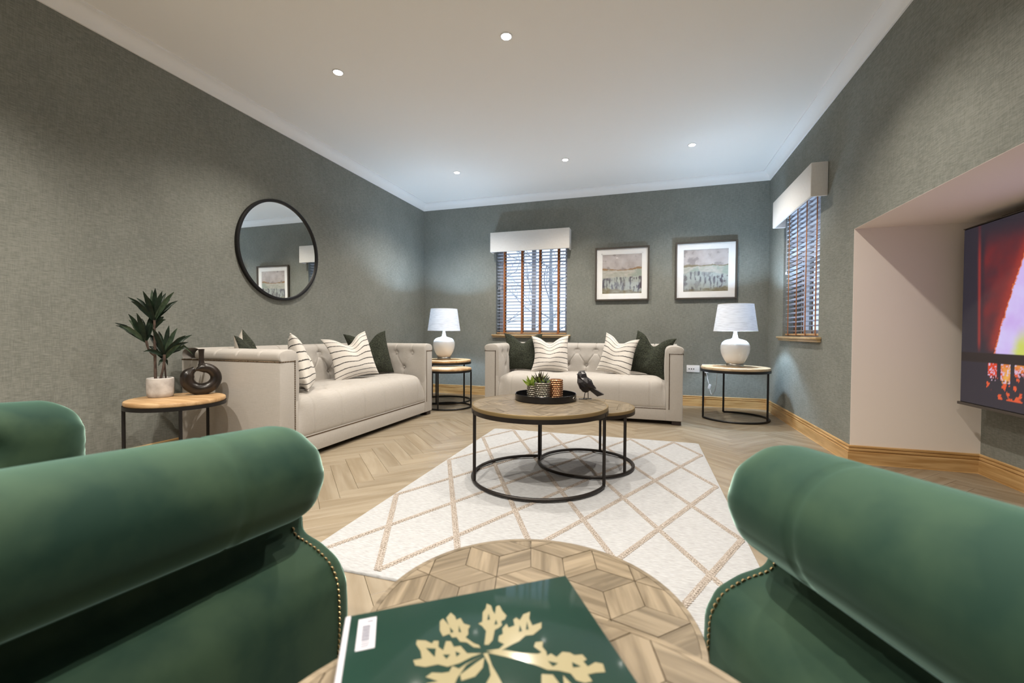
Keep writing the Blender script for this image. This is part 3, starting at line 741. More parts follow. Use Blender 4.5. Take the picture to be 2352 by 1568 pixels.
nu, nv = 60, 620
edge = [V[i][0] for i in range(nu)]+[V[nu][j] for j in range(nv)]+[V[i][nv] for i in range(nu, 0, -1)]+[V[0][j] for j in range(nv, 0, -1)]
low = b.ring([(v.co.x, v.co.y, .0005) for v in edge]); b.bridge(edge, low)
obj('woven_base', b, M_rug, rug, ang=60)
COLX = [(-1.362+.1772*i+1.375+.02)/1.815 for i in range(11)]
def lat(i, j): return rugp((.012+.976*i/10), (1-(.012+.976*j/7)))
def braid(p0, p1):
    b = B(); d = Vector((p1[0]-p0[0], p1[1]-p0[1], 0)); L = d.length; d.normalize(); s = Vector((-d.y, d.x, 0)); n = max(6, int(L/.008))
    for ph in (0, 2*PI/3, 4*PI/3):
        pts = []
        for k in range(n+1):
            a = ph+k/n*L/.046*2*PI
            pts.append(Vector((p0[0], p0[1], 0))+d*(L*k/n)+s*(0.0115*math.sin(a))+Vector((0, 0, .0078+.0020*math.cos(2*a))))
        b.tube(pts, .0066, 5)
    return b
# diagonals bounce between the edges: follow them through odd lattice vertices
done = set()
for i0 in range(11):
    for j0 in range(8):
        if (i0+j0) % 2 == 0: continue
        for di in (1, -1):
            i, j = i0, j0
            pi, pj = i-di, j-1
            if 0 <= pi <= 10 and 0 <= pj <= 7: continue
            while 0 <= i+di <= 10 and j+1 <= 7: i += di; j += 1
            if (i, j) == (i0, j0): continue
            obj('jute_braid', braid(lat(i0, j0), lat(i, j)), M_jute, rug, ang=70)

# ------------------------------------------------------------------ table lamps
def make_lamp(label, loc, cord=False):
    t = thing('table_lamp', label, 'lamp', loc, 0, 'pair of white table lamps')
    obj('base_plate', B().lathe([(.001, 0), (.086, 0), (.087, .003), (.087, .030), (.084, .034), (.001, .034)], 48), M_nickel, t)
    obj('body', B().lathe([(.070, .034), (.085, .040), (.105, .070), (.126, .110), (.142, .155), (.1475, .195), (.145, .230), (.132, .262), (.108, .285), (.075, .297), (.045, .303), (.031, .312), (.026, .335), (.0195, .365), (.018, .385), (.001, .385)], 56), M_ceramic, t)
    obj('stem', B().lathe([(.006, .385), (.006, .47)], 10), M_nickel, t)
    sh = obj('lamp_shade', B().lathe([(.2165, .388), (.218, .390), (.1775, .682), (.1755, .683), (.1755, .680), (.216, .391)], 72, caps=False), M_shade, t)
    for r_, z_ in ((.2175, .390), (.1775, .681)):
        b = B(); ring_arc(b, r_, z_, 0, 360, .0022, 72); obj('shade_trim', b, M_white, t)
    b = B()
    for k in range(3):
        a = 2*PI*k/3; b.tube([(.012*math.cos(a), .012*math.sin(a), .50), (.1765*math.cos(a), .1765*math.sin(a), .672)], .0018, 6)
    b.lathe([(.014, .47), (.014, .52), (.001, .52)], 14); obj('shade_carrier', b, M_nickel, t)
    obj('bulb', B().lathe([(.012, .52), (.016, .53), (.029, .555), (.030, .57), (.022, .592), (.001, .60)], 20), M_bulb, t)
    L = bpy.data.lights.new('bulb_light', 'POINT'); L.energy = LAMP_W; L.color = LAMP_C; L.shadow_soft_size = .034
    o = bpy.data.objects.new('bulb_light', L); COL.objects.link(o); o.parent = t; o.location = (0, 0, .568)
    if cord:
        b = B()
        P = [(-.06, .055, .006), (-.10, .22, .004), (-.12, .36, -.02), (-.125, .385, -.20), (-.13, .45, -.33), (-.16, .53, -.40), (-.175, .57, -.33)]
        P2 = [(-.185, .60, -.26), (-.20, .66, -.17), (-.205, .695, -.115)]
        for PP in (P, P2): b.tube([Vector(p) for p in rounded3(PP)], .0028, 6)
        obj('cord', b, M_cord, t)
        obj('cord_switch', B().box((-.18, .585, -.295), (.03, .022, .062), .006, 2, rot=Matrix.Rotation(rad(16), 3, 'Y')), M_cord, t)
        obj('plug', B().lo(-.235, -.18, .685, .72, -.135, -.095, .006, 2), M_white, t)
    return t
def rounded3(P, it=3):
    P = [Vector(p) for p in P]
    for _ in range(it):
        q = [P[0]]
        for a, c in zip(P, P[1:]): q += [a.lerp(c, .25), a.lerp(c, .75)]
        P = q+[P[-1]]
    return P
M_cord = plain('clear_grey_cord', (0.62, 0.62, 0.64, 1), 0.3)
make_lamp('white ceramic table lamp on the side table in the right corner', (.905, 5.229, .5655), True)
make_lamp('white ceramic table lamp on the tall side table in the left corner', (-2.635, 5.27, .5585))
for nm, x, z, w in (('white double wall socket right of the far sofa', .472, .431, .155), ('white wall socket plate behind the right lamp table', .652, .447, .165)):
    t = thing('wall_socket', nm, 'socket', (x+w/2, YB, z), 0, 'white sockets on the far wall')
    obj('face_plate', B().lo(-w/2, w/2, -.009, 0, 0, .09, .003, 2), M_white, t)
    if w < .16:
        for k in (-1, 0, 1): obj('socket_hole', B().lathe([(.0075, -.0095), (.0075, -.012), (.001, -.012)], 10), M_hole, t, loc=(-.02+k*.027, .0005, .042), rot=(PI/2, 0, PI))

# ------------------------------------------------------------------ pictures and mirror
def paint(b, nu, nv, w, h, col, y=0.0, name='paint', z0=0.0):
    """flat sheet in the XZ plane coloured per corner by col(u, v)"""
    V = b.grid(lambda u, v: (w*(u-.5), y, z0+h*v), nu, nv)
    lay = b.b.loops.layers.float_color.new(name)
    C = [[col(i/nu, j/nv) for j in range(nv+1)] for i in range(nu+1)]
    ix = {}
    for i in range(nu+1):
        for j in range(nv+1): ix[V[i][j]] = C[i][j]
    for f in b.b.faces:
        for lp in f.loops: lp[lay] = ix[lp.vert]
def mixc(a, c, f):
    f = max(0, min(1, f)); return tuple(a[k]+(c[k]-a[k])*f for k in range(3))+(1,)
def fbm(x, y, s, o=4):
    return noise.fractal(Vector((x*s, y*s, s*.37)), 1.0, 2.0, o)
def ss(a, c, x):
    t = max(0, min(1, (x-a)/(c-a))); return t*t*(3-2*t)
def landscape(seed, warm):
    def col(u, v):
        n1 = fbm(u+seed, v, 4); n2 = fbm(u*1.0+seed, v*3, 9); n3 = fbm(u*3+seed, v*.6+5, 7)
        sky = mixc(srgb(178, 168, 166), srgb(214, 208, 208), .5+.6*n1)
        sky = mixc(sky, srgb(150, 142, 142), ss(.25, .6, fbm(u+seed*2, v+3, 6))*.7)
        field = mixc(srgb(176, 178, 166), srgb(206, 202, 196), .5+.7*n2)
        field = mixc(field, srgb(150, 168, 156), ss(.05, .4, n1+.3*n2)*.7)
        water = mixc(srgb(158, 164, 166), srgb(176, 184, 178), .5+.6*n1)
        n4 = fbm(u*1.2+seed, v*1.6, 5)
        water = mixc(water, srgb(84, 74, 82), ss(-.05, .30, n4+.45*n3-.02)*(.65+.35*math.sin(u*5+seed*2.2)))
        water = mixc(water, srgb(70, 66, 84), ss(.10, .35, n3)*.7)
        gr = mixc(srgb(150, 148, 132), srgb(120, 110, 84), .5+.8*n2)
        hz = .62+.012*math.sin(u*7+seed)+.02*n1
        c = mixc(sky, (0, 0, 0, 1), .14) if v > hz else mixc(field, (0, 0, 0, 1), .12)
        hill = .035*max(0, math.sin(u*6.2+seed*1.7))+.012*n2
        if hz-.02 < v < hz+hill: c = mixc(c, srgb(150, 112, 66) if warm else srgb(128, 118, 90), .85)
        if abs(v-hz) < .006: c = mixc(c, srgb(120, 105, 92), .3)
        wl = .44+.03*n1+(0 if warm else .06*math.sin(u*4))
        if v < wl: c = mixc(water, c, ss(wl-.04, wl, v))
        gb = .13+.05*math.sin(u*3+seed)+.04*n2
        if v < gb: c = mixc(gr, c, ss(gb-.08, gb, v))
        return c
    return col
def picture(label, x0, x1, z0, z1, mount, step, seed, warm):
    w, h = x1-x0, z1-z0
    t = thing('framed_picture', label, 'picture', ((x0+x1)/2, YB-.004, z0), 0, 'pair of framed abstract landscapes')
    t.rotation_euler = (rad(1.2), 0, 0)
    f = .022; d = .034
    b = B(); b.lo(-w/2, -w/2+f, -d, 0, 0, h, .003, 1).lo(w/2-f, w/2, -d, 0, 0, h, .003, 1).lo(-w/2+f, w/2-f, -d, 0, 0, f, .003, 1).lo(-w/2+f, w/2-f, -d, 0, h-f, h, .003, 1)
    obj('frame', b, M_frame, t)
    iw, ih = w-2*f, h-2*f; m = mount
    b = B(); b.lo(-iw/2, -iw/2+m, -.014, -.010, f, h-f).lo(iw/2-m, iw/2, -.014, -.010, f, h-f).lo(-iw/2+m, iw/2-m, -.014, -.010, f, f+m).lo(-iw/2+m, iw/2-m, -.014, -.010, h-f-m, h-f)
    if step:
        g = m; e = .016
        b.lo(-iw/2+g, -iw/2+g+e, -.0112, -.008, f+g, h-f-g).lo(iw/2-g-e, iw/2-g, -.0112, -.008, f+g, h-f-g).lo(-iw/2+g, iw/2-g, -.0112, -.008, f+g, f+g+e).lo(-iw/2+g, iw/2-g, -.0112, -.008, h-f-g-e, h-f-g)
    obj('mount', b, M_mount, t, smooth=False)
    pm_ = m+(.014 if step else -.003)
    b = B(); paint(b, 90, 90, iw-2*pm_, ih-2*pm_, landscape(seed, warm), -.007, z0=f+pm_)
    obj('print', b, M_print, t, smooth=False)
    pg = B(); pg.cap(pg.ring([(-iw/2, -.019, f), (iw/2, -.019, f), (iw/2, -.019, h-f), (-iw/2, -.019, h-f)])); obj('picture_glass', pg, M_glass, t, smooth=False)
    obj('backing', B().lo(-iw/2, iw/2, -.004, 0, f, h-f), M_frame, t, smooth=False)
picture('framed landscape with orange banks, nearer the window', -.700, .002, 1.362, 2.076, .058, True, 1.3, True)
picture('framed landscape in grey green, nearer the right wall', .319, 1.038, 1.362, 2.091, .078, False, 4.1, False)

t = thing('wall_mirror', 'round black-framed mirror on the left wall above the sofa', 'mirror', (XL, 3.225, 1.683-.467)); t.rotation_euler = (0, 0, PI/2)
b = B()
def mring(prof): return [[(r*math.cos(2*PI*k/96), -d, .467+r*math.sin(2*PI*k/96)) for r, d in prof] for k in range(96)]
b.loft(mring([(.467, .002), (.467, .026), (.462, .031), (.446, .031), (.441, .027), (.441, .012), (.441, .002)]), True, False, True); obj('frame', b, M_black, t)
b = B(); c = b.ring([(.4415*math.cos(2*PI*k/96), -.016, .467+.4415*math.sin(2*PI*k/96)) for k in range(96)]); b.cap(c); obj('mirror_glass', b, M_mirror, t, smooth=False)
b = B(); c = b.ring([(.4415*math.cos(2*PI*k/96), -.006, .467+.4415*math.sin(2*PI*k/96)) for k in range(96)]); b.cap(c); obj('backing', b, M_black, t, smooth=False)

# ------------------------------------------------------------------ television showing a fire
TX, TY1, TZ0, TZ1 = 1.955, 3.585, .487, 1.608; TH = TZ1-TZ0; TW = TH*16/9
t = thing('television', 'large flat television in the recess showing a log fire', 'television', (TX, TY1-TW/2, TZ0)); t.rotation_euler = (0, 0, -PI/2)
obj('housing', B().lo(-TW/2, TW/2, .004, .05, 0, TH, .004, 2), M_tv, t)
obj('bottom_trim', B().lo(-TW/2-.012, TW/2+.012, -.006, .012, -.016, .002, .003, 2), M_tvtrim, t)
obj('top_trim', B().lo(-TW/2, TW/2, -.002, .012, TH-.001, TH+.005, .002, 1), M_tvtrim, t)
obj('wall_bracket', B().lo(-.30, .30, .05, XA-TX-.001, TH*.35, TH*.75, .004, 1), M_tv, t)
obj('connection_box', B().lo(-TW/2+.22, TW/2-.2, .055, .13, TH-.04, TH+.03, .004, 1), M_tv, t)
def fire(u, v):
    # u runs from the left edge (far end) to the right, v from bottom to top
    if u > .5: u = 1-u
    n = fbm(u*3, v*2, 5); n2 = fbm(u*5+4, v*5, 9); n3 = fbm(u*9, v*9+2, 14)
    c = (.014, .013, .022, 1)
    edge = .140+.100*max(0, (v-.29)/.50)**1.15+.0035*n2+.003*n3
    dd = u-edge
    red = ss(.078, .105, u)*ss(.30, .50, v)*(1-ss(.78, 1.0, v))
    c = mixc(c, (.115, .012, .016, 1), red*(.75+.5*n))
    c = mixc(c, (.26, .022, .016, 1), .8*math.exp(-((dd+.004)/.022)**2)*ss(.28, .34, v)*(1-ss(.80, .95, v))*(dd < .01))
    strip = math.exp(-((u-(.068+.016*(1-v)))/.0058)**2)*ss(.28, .36, v)*(1-ss(.80, .98, v)*.8)
    c = mixc(c, (.24, .024, .020, 1), strip*.85)
    if v > .287:
        if dd > -.001 and v < .86: c = mixc(c, (.50, .10, .015, 1), ss(-.006, .0, dd))
        core = mixc((.44, .31, .62, 1), (.50, .46, .70, 1), .5+.5*n)
        core = mixc(core, (.44, .48, .09, 1), ss(.05, .09, dd)*ss(.46, .33, v) if v < .46 else 0)
        if v < .88: c = mixc(c, core, ss(.001, .006, dd))
    elif v > .238: c = (.010, .007, .008, 1)
    elif u > .112:
        g = ((u-.116)/.050) % 1; col_ = int((u-.116)/.050)
        h = .165-.03*math.sin(col_*2.1)
        on = (.04 < g < .74)
        lit = ss(h-.006, h+.006, v+.03*n3) if on else 0
        hot = mixc((.50, .035, .010, 1), (.62, .36, .07, 1), 0.45+1.3*n)
        hot = mixc(hot, (.50, .40, .55, 1), .8 if (n3 > .22) else 0)
        c = mixc(c, hot, lit)
        low = ss(.30, .36, fbm(u*9+2, v*6, 5)) if .05 < v < h else 0
        c = mixc(c, (.55, .07, .02, 1), low)
    return c
b = B(); paint(b, 420, 150, TW-.012, TH-.012, fire, .002, z0=.006)
obj('screen', b, M_scr, t, smooth=False)

# ------------------------------------------------------------------ plant and vase on the left table
RZP = rad(57)          # both face the seating, turned a little from the wall
pc = (-2.98, 1.945, .5005)
t = thing('potted_plant', 'artificial dracaena in a pale concrete pot on the left side table', 'plant', pc, RZP)
obj('pot', B().lathe([(.001, 0), (.060, 0), (.066, .006), (.0705, .03), (.071, .10), (.070, .119), (.066, .122), (.062, .119), (.060, .095), (.001, .095)], 40), M_concrete, t)
obj('soil', B().lathe([(.001, .104), (.060, .100), (.060, .094), (.001, .094)], 24), M_soil, t)
ox, oz = -.022, .5
def L3(x, z, y=0): return Vector((x-ox, y, z-oz))
for pts, rr in (([(-.045, .60, .0), (-.047, .76, .0), (-.048, .99, .0)], (.009, .008, .007)), ([(-.049, .763, 0), (-.077, .795, -.01), (-.089, .86, -.01)], (.006, .006, .007)), ([(-.024, .60, -.02), (-.004, .694, -.02), (0, .77, -.02)], (.0075, .007, .008)), ([(.007, .60, .01), (.002, .687, .0), (-.002, .75, -.015)], (.005, .005, .005))):
    P = rounded3([L3(x, z, y) for x, z, y in pts], 2); n = len(P)
    obj('stem', B().tube(P, [rr[min(2, int(3*i/n))] for i in range(n)], 8), M_stem, t)
def leaf(base, tip, width, parent, mat, droop=.02, bend=None):
    b = B(); base, tip = Vector(base), Vector(tip); d = tip-base; L = d.length; d.normalize()
    side = d.cross(Vector((0, -1, 0.25))).normalized()
    nrm = side.cross(d).normalized()
    n = 12; rows = []
    for i in range(n+1):
        f = i/n; w = width*(math.sin(PI*min(1, f*.93+.07))**.8)*(1-.25*f) if f < 1 else .0006
        p = base+d*L*f+Vector((0, 0, droop*math.sin(PI*f)*(.7 if f < .6 else 1)))
        rows.append([p-side*w+nrm*w*.35, p-side*w*.5+nrm*w*.08, p-nrm*.0008, p+side*w*.5+nrm*w*.08, p+side*w+nrm*w*.35])
    R = [b.ring(r) for r in rows]
    for i in range(n): b.bridge(R[i], R[i+1], False)
    bmesh.ops.solidify(b.b, geom=b.b.faces[:], thickness=.0008)
    return obj('leaf', b, mat, parent, ang=60)
heads = [((-.050, .985), [(-.175, 1.13), (-.135, 1.129), (-.101, 1.167), (-.059, 1.185), (-.042, 1.192), (-.008, 1.174), (.011, 1.168), (.051, 1.172), (.072, 1.12), (.032, 1.126), (-.157, 1.101), (-.02, 1.15), (-.075, 1.13)]),
    ((-.092, .850), [(-.236, .97), (-.229, .953), (-.171, 1.025), (-.173, .991), (-.131, 1.03), (-.059, 1.029), (-.05, .98), (-.209, .955), (-.11, 1.0)]),
    ((-.002, .762), [(-.092, .914), (-.06, .942), (.025, .957), (.067, .94), (.109, .893), (.147, .897), (.123, .849), (.149, .761), (.129, .809), (-.103, .792), (-.028, .921), (.09, .87)]),
    ((-.044, .940), [(-.001, 1.013), (.01, .992), (-.067, 1.018)]),
    ((-.002, .735), [(-.030, .700), (.016, .700), (-.077, .823), (.083, .835)])]
for hi, (bs, tips) in enumerate(heads):
    for i, (x, z) in enumerate(tips):
        yy = .055*math.sin(i*2.4+hi)
        l = math.hypot(x-bs[0], z-bs[1])
        leaf(L3(bs[0], bs[1]), L3(x, z, yy), 0.0155 if l > .08 else .0105, t, M_leaf2 if i % 4 == 3 else M_leaf, droop=.018 if x != .149 else .07)

t = thing('ring_vase', 'dark bronze ring-shaped vase with a slim neck on the left side table', 'vase', (-2.842, 2.110, .5005), rad(57))
b = B()
P, Rr = [], []
n = 72; a0, a1 = 118, 118+372
for i in range(n+1):
    f = i/n; a = rad(a0+(a1-a0)*f)
    R0 = .0715-.010*ss(.80, 1, f)+.003*math.sin(f*PI)
    r0 = .0395-.0075*ss(.35, .75, f)
    if f < .12: r0 *= .45+.55*ss(0, .12, f)
    if f > .86: r0 *= 1-.93*ss(.86, 1.0, f)
    P.append(Vector((R0*1.08*math.cos(a), -.020*ss(.80, .96, f), .1085+R0*.98*math.sin(a)))); Rr.append(r0)
b.tube(P, Rr, 20)
for v in b.b.verts:
    v.co.y *= .92
    if v.co.z < .004: v.co.z = .004*(v.co.z > -.2)
obj('ring_body', b, M_vase, t, ang=75)
obj('neck', B().lathe([(.022, .192), (.017, .206), (.0150, .225), (.0150, .270), (.0175, .298), (.0178, .302), (.0135, .302), (.0115, .28), (.001, .28)], 24), M_vase, t)
obj('foot', B().lathe([(.001, 0), (.030, 0), (.034, .004), (.034, .012), (.001, .016)], 24, sx=1.25, sy=.75), M_vase, t)

# ------------------------------------------------------------------ things on the coffee table
ZT = .462+.0165
TRX, TRY = -.650, 2.800
t = thing('serving_tray', 'round black lacquer tray holding three studded pots', 'tray', (TRX, TRY, ZT))
obj('tray_base', B().lathe([(.001, 0), (.198, 0), (.200, .003), (.200, .006), (.001, .006)], 64), M_tray, t)
obj('tray_rim', B().lathe([(.199, .002), (.2035, .004), (.2035, .043), (.2015, .0445), (.1985, .043), (.1985, .006)], 72, loop=True, caps=False), M_tray, t)
for a in (-12, 168):
    b = B(); A = rad(a); n_ = Vector((math.cos(A), math.sin(A), 0)); s_ = Vector((-math.sin(A), math.cos(A), 0))
    b.tube([n_*.2045+s_*(.022*math.cos(k*2*PI/20))+Vector((0, 0, .025+.0075*math.sin(k*2*PI/20))) for k in range(20)], .0018, 6, closed=True)
    obj('grip_slot', b, M_nickel, t)
def studded(label, loc, r, h, mat, plants):
    t = thing('studded_pot', label, 'pot', loc, 0, 'studded metallic pots on the tray')
    nr = int(h/.0135); nc = int(2*PI*r/.0145)
    b = B()
    def f(u, v):
        a = 2*PI*u; row = v*nr
        bump = max(0, math.sin(PI*(row % 1)))*max(0, math.sin(PI*((u*nc+.5*(int(row) % 2)) % 1)))
        rr = r*(1+.03*math.sin(PI*v))+.0055*bump**.7
        return (rr*math.cos(a), rr*math.sin(a), .002+v*(h-.002))
    V = b.grid(f, nc*5, nr*5, wrapu=True)
    top = [c[-1] for c in V]; bot = [c[0] for c in V]
    inn = b.ring([(.88*v.co.x, .88*v.co.y, h-.001) for v in top]); b.bridge(top, inn)
    inn2 = b.ring([(.84*v.co.x, .84*v.co.y, h-.02) for v in top]); b.bridge(inn, inn2); b.cap(inn2); b.cap(bot)
    obj('pot', b, mat, t, ang=60)
    if plants:
        obj('soil', B().lathe([(.001, h-.010), (r*.85, h-.012), (r*.85, h-.019), (.001, h-.019)], 20), M_soil, t)
        for (px, py, n, L, w, mat2, up_) in plants:
            for i in range(n):
                a = i*2.399+px*40; el = rad(up_[0]+(up_[1]-up_[0])*(i/(n-1)))
                l = L*(.75+.25*math.cos(i*1.7))
                d = Vector((math.cos(a)*math.cos(el), math.sin(a)*math.cos(el), math.sin(el)))
                bs = Vector((px, py, h-.012)); leaf(bs+d*.004, bs+d*l+Vector((0, 0, .004)), w, t, mat2, droop=-.004)
    return t
M_suc1 = noisy('yellow_green_succulent', (0.26, 0.36, 0.06, 1), (0.50, 0.58, 0.17, 1), (40, 40, 40), 0.45)
M_suc2 = noisy('mid_green_succulent', (0.09, 0.19, 0.05, 1), (0.20, 0.34, 0.10, 1), (40, 40, 40), 0.45)
M_suc3 = noisy('grey_green_rosette', (0.16, 0.22, 0.18, 1), (0.34, 0.40, 0.36, 1), (40, 40, 40), 0.5)
M_suc4 = noisy('dark_red_green_spikes', (0.05, 0.075, 0.03, 1), (0.12, 0.085, 0.04, 1), (40, 40, 40), 0.45)
zb = ZT+.0065
studded('short dark studded pot with yellow green succulent, left on the tray', (TRX-.086, TRY+.018, zb), .042, .084, M_pots, [(-.012, -.01, 22, .088, .0095, M_suc1, (15, 80)), (.012, .012, 14, .07, .009, M_suc2, (20, 75))])
studded('taller dark studded pot with spiky succulent, middle of the tray', (TRX-.014, TRY-.036, zb), .048, .112, M_pots, [(-.012, -.005, 30, .092, .0055, M_suc4, (30, 85)), (.0, -.012, 14, .062, .007, M_suc1, (25, 70)), (.022, .0, 16, .058, .010, M_suc3, (10, 70))])
studded('copper coloured studded pot, right on the tray', (TRX+.062, TRY+.032, zb), .043, .128, M_potc, None)

# faceted bird
t = thing('bird_figurine', 'faceted black bird figurine on wire legs on the coffee table', 'figurine', (-.40, 2.905, ZT), rad(7.8))
def ringp(cx, cz, rx, rz_, ang, ry=None, n=7, ph=0):
    A = rad(ang); ax = Vector((math.cos(A), 0, math.sin(A)))      # direction of the section's long side
    out = []
    for k in range(n):
        q = 2*PI*k/n+ph; out.append(Vector((cx, 0, cz))+ax*(rx*math.cos(q))+Vector((0, (ry or rx)*math.sin(q), 0)))
    return out
b = B()
z0 = .475
b.loft([ringp(-.028, .662-z0, .016, 0, 10, .012), ringp(-.026, .646-z0, .030, 0, 5, .024, ph=.3), ringp(-.024, .622-z0, .034, 0, 5, .030), ringp(-.008, .595-z0, .050, 0, 12, .044, ph=.3), ringp(.004, .562-z0, .050, 0, 20, .046), ringp(.012, .538-z0, .036, 0, 25, .034, ph=.3), ringp(.016, .526-z0, .016, 0, 30, .018)])
obj('body', b, M_bird, t, smooth=False)
b = B(); b.loft([[Vector((-.046, -.007, .640-z0)), Vector((-.046, .007, .640-z0)), Vector((-.044, 0, .650-z0))], [Vector((-.0615, -.001, .638-z0)), Vector((-.0615, .001, .638-z0)), Vector((-.0612, 0, .640-z0))]]); obj('beak', b, M_bird, t, smooth=False)
b = B(); b.loft([[Vector((-.050, -.010, .655-z0)), Vector((-.050, .010, .655-z0)), Vector((-.006, .014, .661-z0)), Vector((-.006, -.014, .661-z0))], [Vector((-.040, -.008, .664-z0)), Vector((-.040, .008, .664-z0)), Vector((-.004, .008, .669-z0)), Vector((-.004, -.008, .669-z0))]]); obj('crown', b, M_bird, t, smooth=False)
for sy in (-1, 1):
    b = B()
    A = [Vector((-.022, sy*.036, .610-z0)), Vector((.010, sy*.040, .622-z0)), Vector((.030, sy*.044, .598-z0)), Vector((.072, sy*.026, .548-z0)), Vector((.030, sy*.046, .558-z0)), Vector((-.012, sy*.046, .580-z0))]
    Bq = [Vector((p.x*.9+.004, p.y-sy*.016, p.z)) for p in A]
    mid = Vector((.014, sy*.055, .588-z0))
    va = b.ring(A); vb = b.ring(Bq); b.bridge(va, vb); b.cap(vb); m_ = b.b.verts.new(mid)
    for k in range(6): b.b.faces.new((va[k], va[(k+1) % 6], m_))
    obj('wing', b, M_bird, t, smooth=False)
b = B(); b.loft([[Vector((.036, -.018, .560-z0)), Vector((.036, .018, .560-z0)), Vector((.028, .014, .535-z0)), Vector((.028, -.014, .535-z0))], [Vector((.122, -.026, .512-z0)), Vector((.122, .026, .512-z0)), Vector((.078, .018, .497-z0)), Vector((.078, -.018, .497-z0))]]); obj('tail', b, M_bird, t, smooth=False)
for sy, fx, kx in ((-1, -.010, .0), (1, .018, .016)):
    b = B().tube([(kx, sy*.016, .532-z0), (fx, sy*.016, .004)], .0028, 6); b.tube([(fx-.034, sy*.016, .0032), (fx+.022, sy*.016, .0032)], .003, 6); obj('leg', b, M_bird, t)

# ------------------------------------------------------------------ book on the near table
BW, BH, BT = .256, .335, .026
bx = Vector((.842, .539, 0)).normalized()
ang = math.atan2(bx.y, bx.x)
bl_ = Vector((-.3115, .393, 0))
yv = Vector((-bx.y, bx.x, 0))
org = bl_+bx*BW/2-yv*BH/2
t = thing('hardback_book', 'large glossy green book with a gold leaf ornament on the near table', 'book', (org.x, org.y, .5815), ang)
SA, SB = .035, .020                      # the front board springs up towards its free edge
def spring(b):
    for v in b.b.verts:
        if v.co.z > BT-.005: v.co.z += SA*(v.co.x+BW/2)+SB*(v.co.y-BH/2)
    return b
obj('cover', spring(B().lo(-BW/2, BW/2, -BH/2, BH/2, BT-.0035, BT, .0012, 2)), M_cover, t)
obj('back_board', B().lo(-BW/2, BW/2, -BH/2, BH/2, 0, .0035, .0012, 2), M_cover, t)
b = B().lo(-BW/2+.004, BW/2-.005, -BH/2+.005, BH/2-.005, .0032, BT-.0045)
for v in b.b.verts:
    if v.co.z > .01: v.co.z += SB*(v.co.y-BH/2)
obj('pages', b, M_paper, t, smooth=False)
b = B().lo(-BW/2-.0035, -BW/2+.0035, -BH/2, BH/2, .0, BT+.0006, .0024, 3)
for v in b.b.verts:
    if v.co.z > .012: v.co.z += SB*(v.co.y-BH/2)
obj('spine', b, M_paper, t)
b = B(); lw, lh = .0185, .047; lx, ly = -BW/2+.0205, BH/2-.034
b.lo(lx-lw/2, lx+lw/2, ly-lh/2, ly+lh/2, BT, BT+.0004, .0001, 1); obj('barcode_label', spring(b), M_paper, t, smooth=False, label='white sticker with a grey barcode')
b = B()
for k in range(15):
    yy = ly+.0115-.0016*k; hh = (.0006, .0012, .0008)[k % 3]
    b.lo(lx-.0045, lx+.0035, yy-hh/2, yy+hh/2, BT+.0004, BT+.0006)
b.lo(lx-.000, lx+.006, ly+.0165, ly+.0185, BT+.0004, BT+.0006)
for k in range(3): b.lo(lx-.0045, lx+.005-.001*k, ly-.0145-.003*k, ly-.0135-.003*k, BT+.0004, BT+.0006)
obj('barcode_print', spring(b), M_ink, t, smooth=False)
